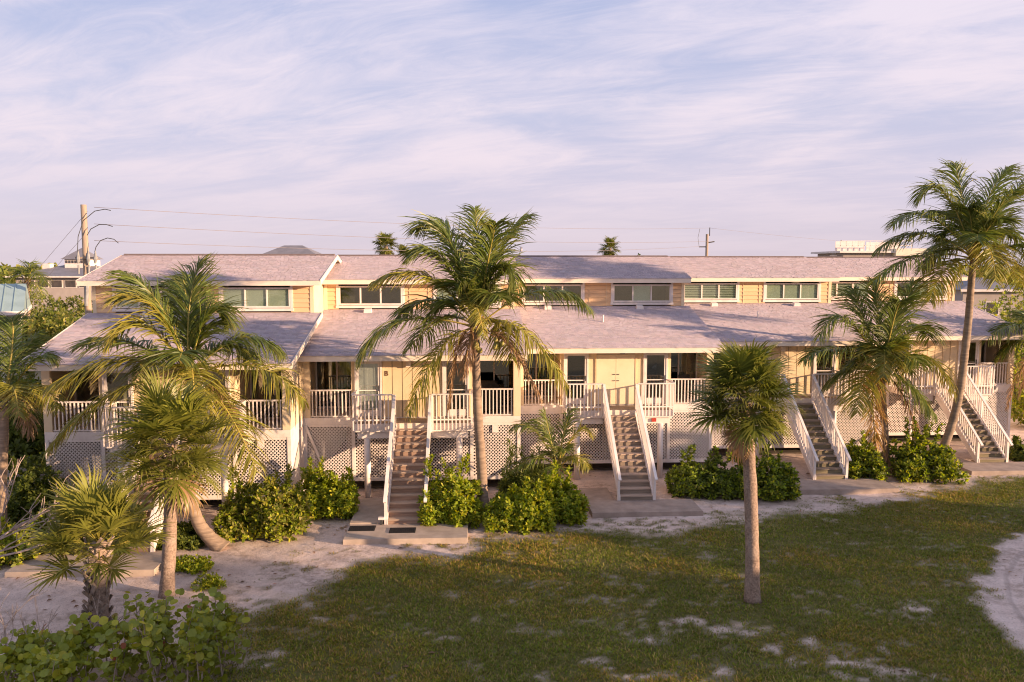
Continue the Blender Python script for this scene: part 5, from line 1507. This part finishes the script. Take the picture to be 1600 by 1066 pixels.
# ------------------------------------------------------------------ utility poles and wires
Yp = 44.0
pb = at(139, 520, Yp); pt = at(141, 320, Yp)
up_ = thing('utility_pole', 'tall wooden utility pole with looping jumper cables at the left end of the row', 'utility pole', (pb.x, Yp, 0), 0, 'utility poles')
Hh = pt.z
MB().tube([(0, 0, -.1), (.03, 0, Hh * .5), (.05, 0, Hh)], [.20, .175, .15], 12).build('pole', POLEW, up_, True)
lp = lambda px, py, dy=0: at(px, py, Yp + dy) - Vector((pb.x, Yp, 0))
for pts in ([(121, 396), (122, 370), (130, 345), (148, 330), (164, 327), (173, 329)], [(136, 368), (142, 358), (155, 351), (166, 351), (176, 354)], [(148, 394), (150, 386), (157, 376), (168, 372), (178, 374), (185, 380)]):
    MB().tube([lp(*p_, -.3) for p_ in pts], .022, 6).build('jumper_cable', DARKM, up_)
MB().beam(lp(118, 403, -.25), lp(152, 403, -.25), .10, .10).build('crossarm', POLEW, up_)
for px in (122, 138, 149):
    MB().tube([lp(px, 412, -.35), lp(px, 405, -.35), lp(px, 398, -.35), lp(px, 392, -.35)], [.05, .11, .07, .02], 8).build('insulator', METAL, up_)
    MB().tube([lp(px + 1, 428, -.35), lp(px + 1, 414, -.35)], [.05, .06], 8).build('fuse_cutout', METAL, up_)
MB().tube([lp(136, 445, -.3), lp(135, 478, -.3)], .10, 8).build('riser_guard', METAL, up_)
# second pole
q2 = at(1104, 410, 92); z2 = at(1104, 366, 92).z
u2 = thing('utility_pole', 'distant utility pole with short side arms above the fourth roof', 'utility pole', (q2.x, 92, 0), 0, 'utility poles')
MB().tube([(0, 0, -.1), (0, 0, z2)], [.2, .16], 8).build('pole', POLEW, u2, True)
MB().tube([(.28, 0, z2 - .2), (.28, 0, z2 + .75)], .05, 6).build('top_pin', DARKM, u2)
MB().beam((-.9, 0, z2 - 1.45), (0, 0, z2 - 1.45), .1, .12).build('side_arm', DARKM, u2)
MB().beam((0, 0, z2 - 1.0), (.85, 0, z2 - .85), .1, .12).build('side_arm', DARKM, u2)
MB().tube([(-.9, 0, z2 - 1.4), (-1.05, 0, z2 - .4), (-.85, 0, z2 + .6)], .02, 5).build('jumper_cable', DARKM, u2)
WIRE = M('wire', (.24, .21, .22), (.20, .17, .18), 3, .5)
def wire(label, a, b, sag, rad=.013):
    a, b = Vector(a), Vector(b); pts = []
    for k in range(25):
        f = k / 24; p_ = a.lerp(b, f); p_.z -= sag * 4 * f * (1 - f); pts.append(p_)
    o = MB().tube(pts, rad, 5).build('power_line', WIRE, None, True)
    return tag(o, label, 'power line', 'overhead power lines')
P2 = Vector((q2.x, 92, 0))
wire('topmost overhead wire running from the tall pole to the distant pole', at(147, 324, Yp), P2 + Vector((.28, 0, z2 + .7)), .5)
wire('middle overhead wire running from the tall pole to the distant pole', at(147, 350, Yp), P2 + Vector((.8, 0, z2 - .8)), .5)
wire('lowest overhead wire running from the tall pole to the distant pole', at(147, 376, Yp), P2 + Vector((-.8, 0, z2 - 1.4)), .6)
wire('overhead wire leaving the distant pole towards the right', P2 + Vector((.28, 0, z2 + .7)), at(1420, 384, 110), .2, .012)
g1 = at(44, 468, 52)
wire('upper guy wire slanting down left from the tall pole', at(137, 330, Yp), (g1.x - 4, 50, 1.5), 0, .009)
wire('lower guy wire slanting down left from the tall pole', at(137, 362, Yp), (g1.x - 3.2, 50, 1.5), 0, .009)
# little things on the ridges
q = at(811, 400, 39.5)
an = thing('roof_antenna', 'small white antenna on a bent mast on the ridge behind the central palm', 'antenna', q)
MB().tube([(0, 0, -.15), (.02, 0, .12), (.10, 0, .28)], .018, 6).build('mast', METAL, an)
MB().tube([(.10, 0, .26), (.10, 0, .44)], .06, 8).build('cap', WHITE, an)

# fallen leaves on the sand and lawn
r = np.random.default_rng(77)
n = 5200
lx = r.uniform(-14, 24, n); ly = r.uniform(15, 33, n)
ok = (np.abs(lx) < ly * .68 + .5)
lx, ly = lx[ok], ly[ok]
gk = grass_mask(lx, ly)
front = 26.2 + (lx + 11.4) * .335 - 3.6               # a line a few metres in front of the row
kp = r.random(len(lx)) < np.clip(.04 + .9 * np.exp(-np.abs(ly - front) / 1.2) * (fbm(lx * .8, ly * .9, 3) > .47) + .25 * (gk < .2) * (fbm(lx * .6 + 9, ly * .9, 3) > .55), 0, 1)
lx, ly = lx[kp], ly[kp]; m = len(lx)
lz = (fbm(lx * 0.5, ly * 0.5, 3) - 0.5) * 0.10 + (fbm(lx * 3, ly * 3, 2) - 0.5) * 0.03 - 0.02 + .018
a_ = r.uniform(0, 6.28, m); L_ = r.uniform(.03, .10, m); W_ = L_ * r.uniform(.25, .6, m)
dx, dy = np.cos(a_) * L_, np.sin(a_) * L_; sx, sy = -np.sin(a_) * W_, np.cos(a_) * W_
up_z = r.uniform(0, .05, m)
V = np.stack([np.c_[lx - dx, ly - dy, lz], np.c_[lx + sx, ly + sy, lz + up_z], np.c_[lx + dx, ly + dy, lz + .01], np.c_[lx - sx, ly - sy, lz + up_z * .6]], 1).reshape(-1, 3)
Q = np.arange(m * 4).reshape(-1, 4)
pal = np.array([(.20, .12, .07), (.30, .19, .10), (.12, .08, .05), (.36, .10, .05), (.26, .20, .13)])
tag(link('fallen_leaves', npmesh('fallen_leaves', V, Q, LEAF, np.repeat(pal[r.choice(5, m, p=[.35, .25, .25, .05, .10])], 4, 0))), 'small dry fallen leaves scattered over the sand and lawn', 'leaf litter', kind='stuff')
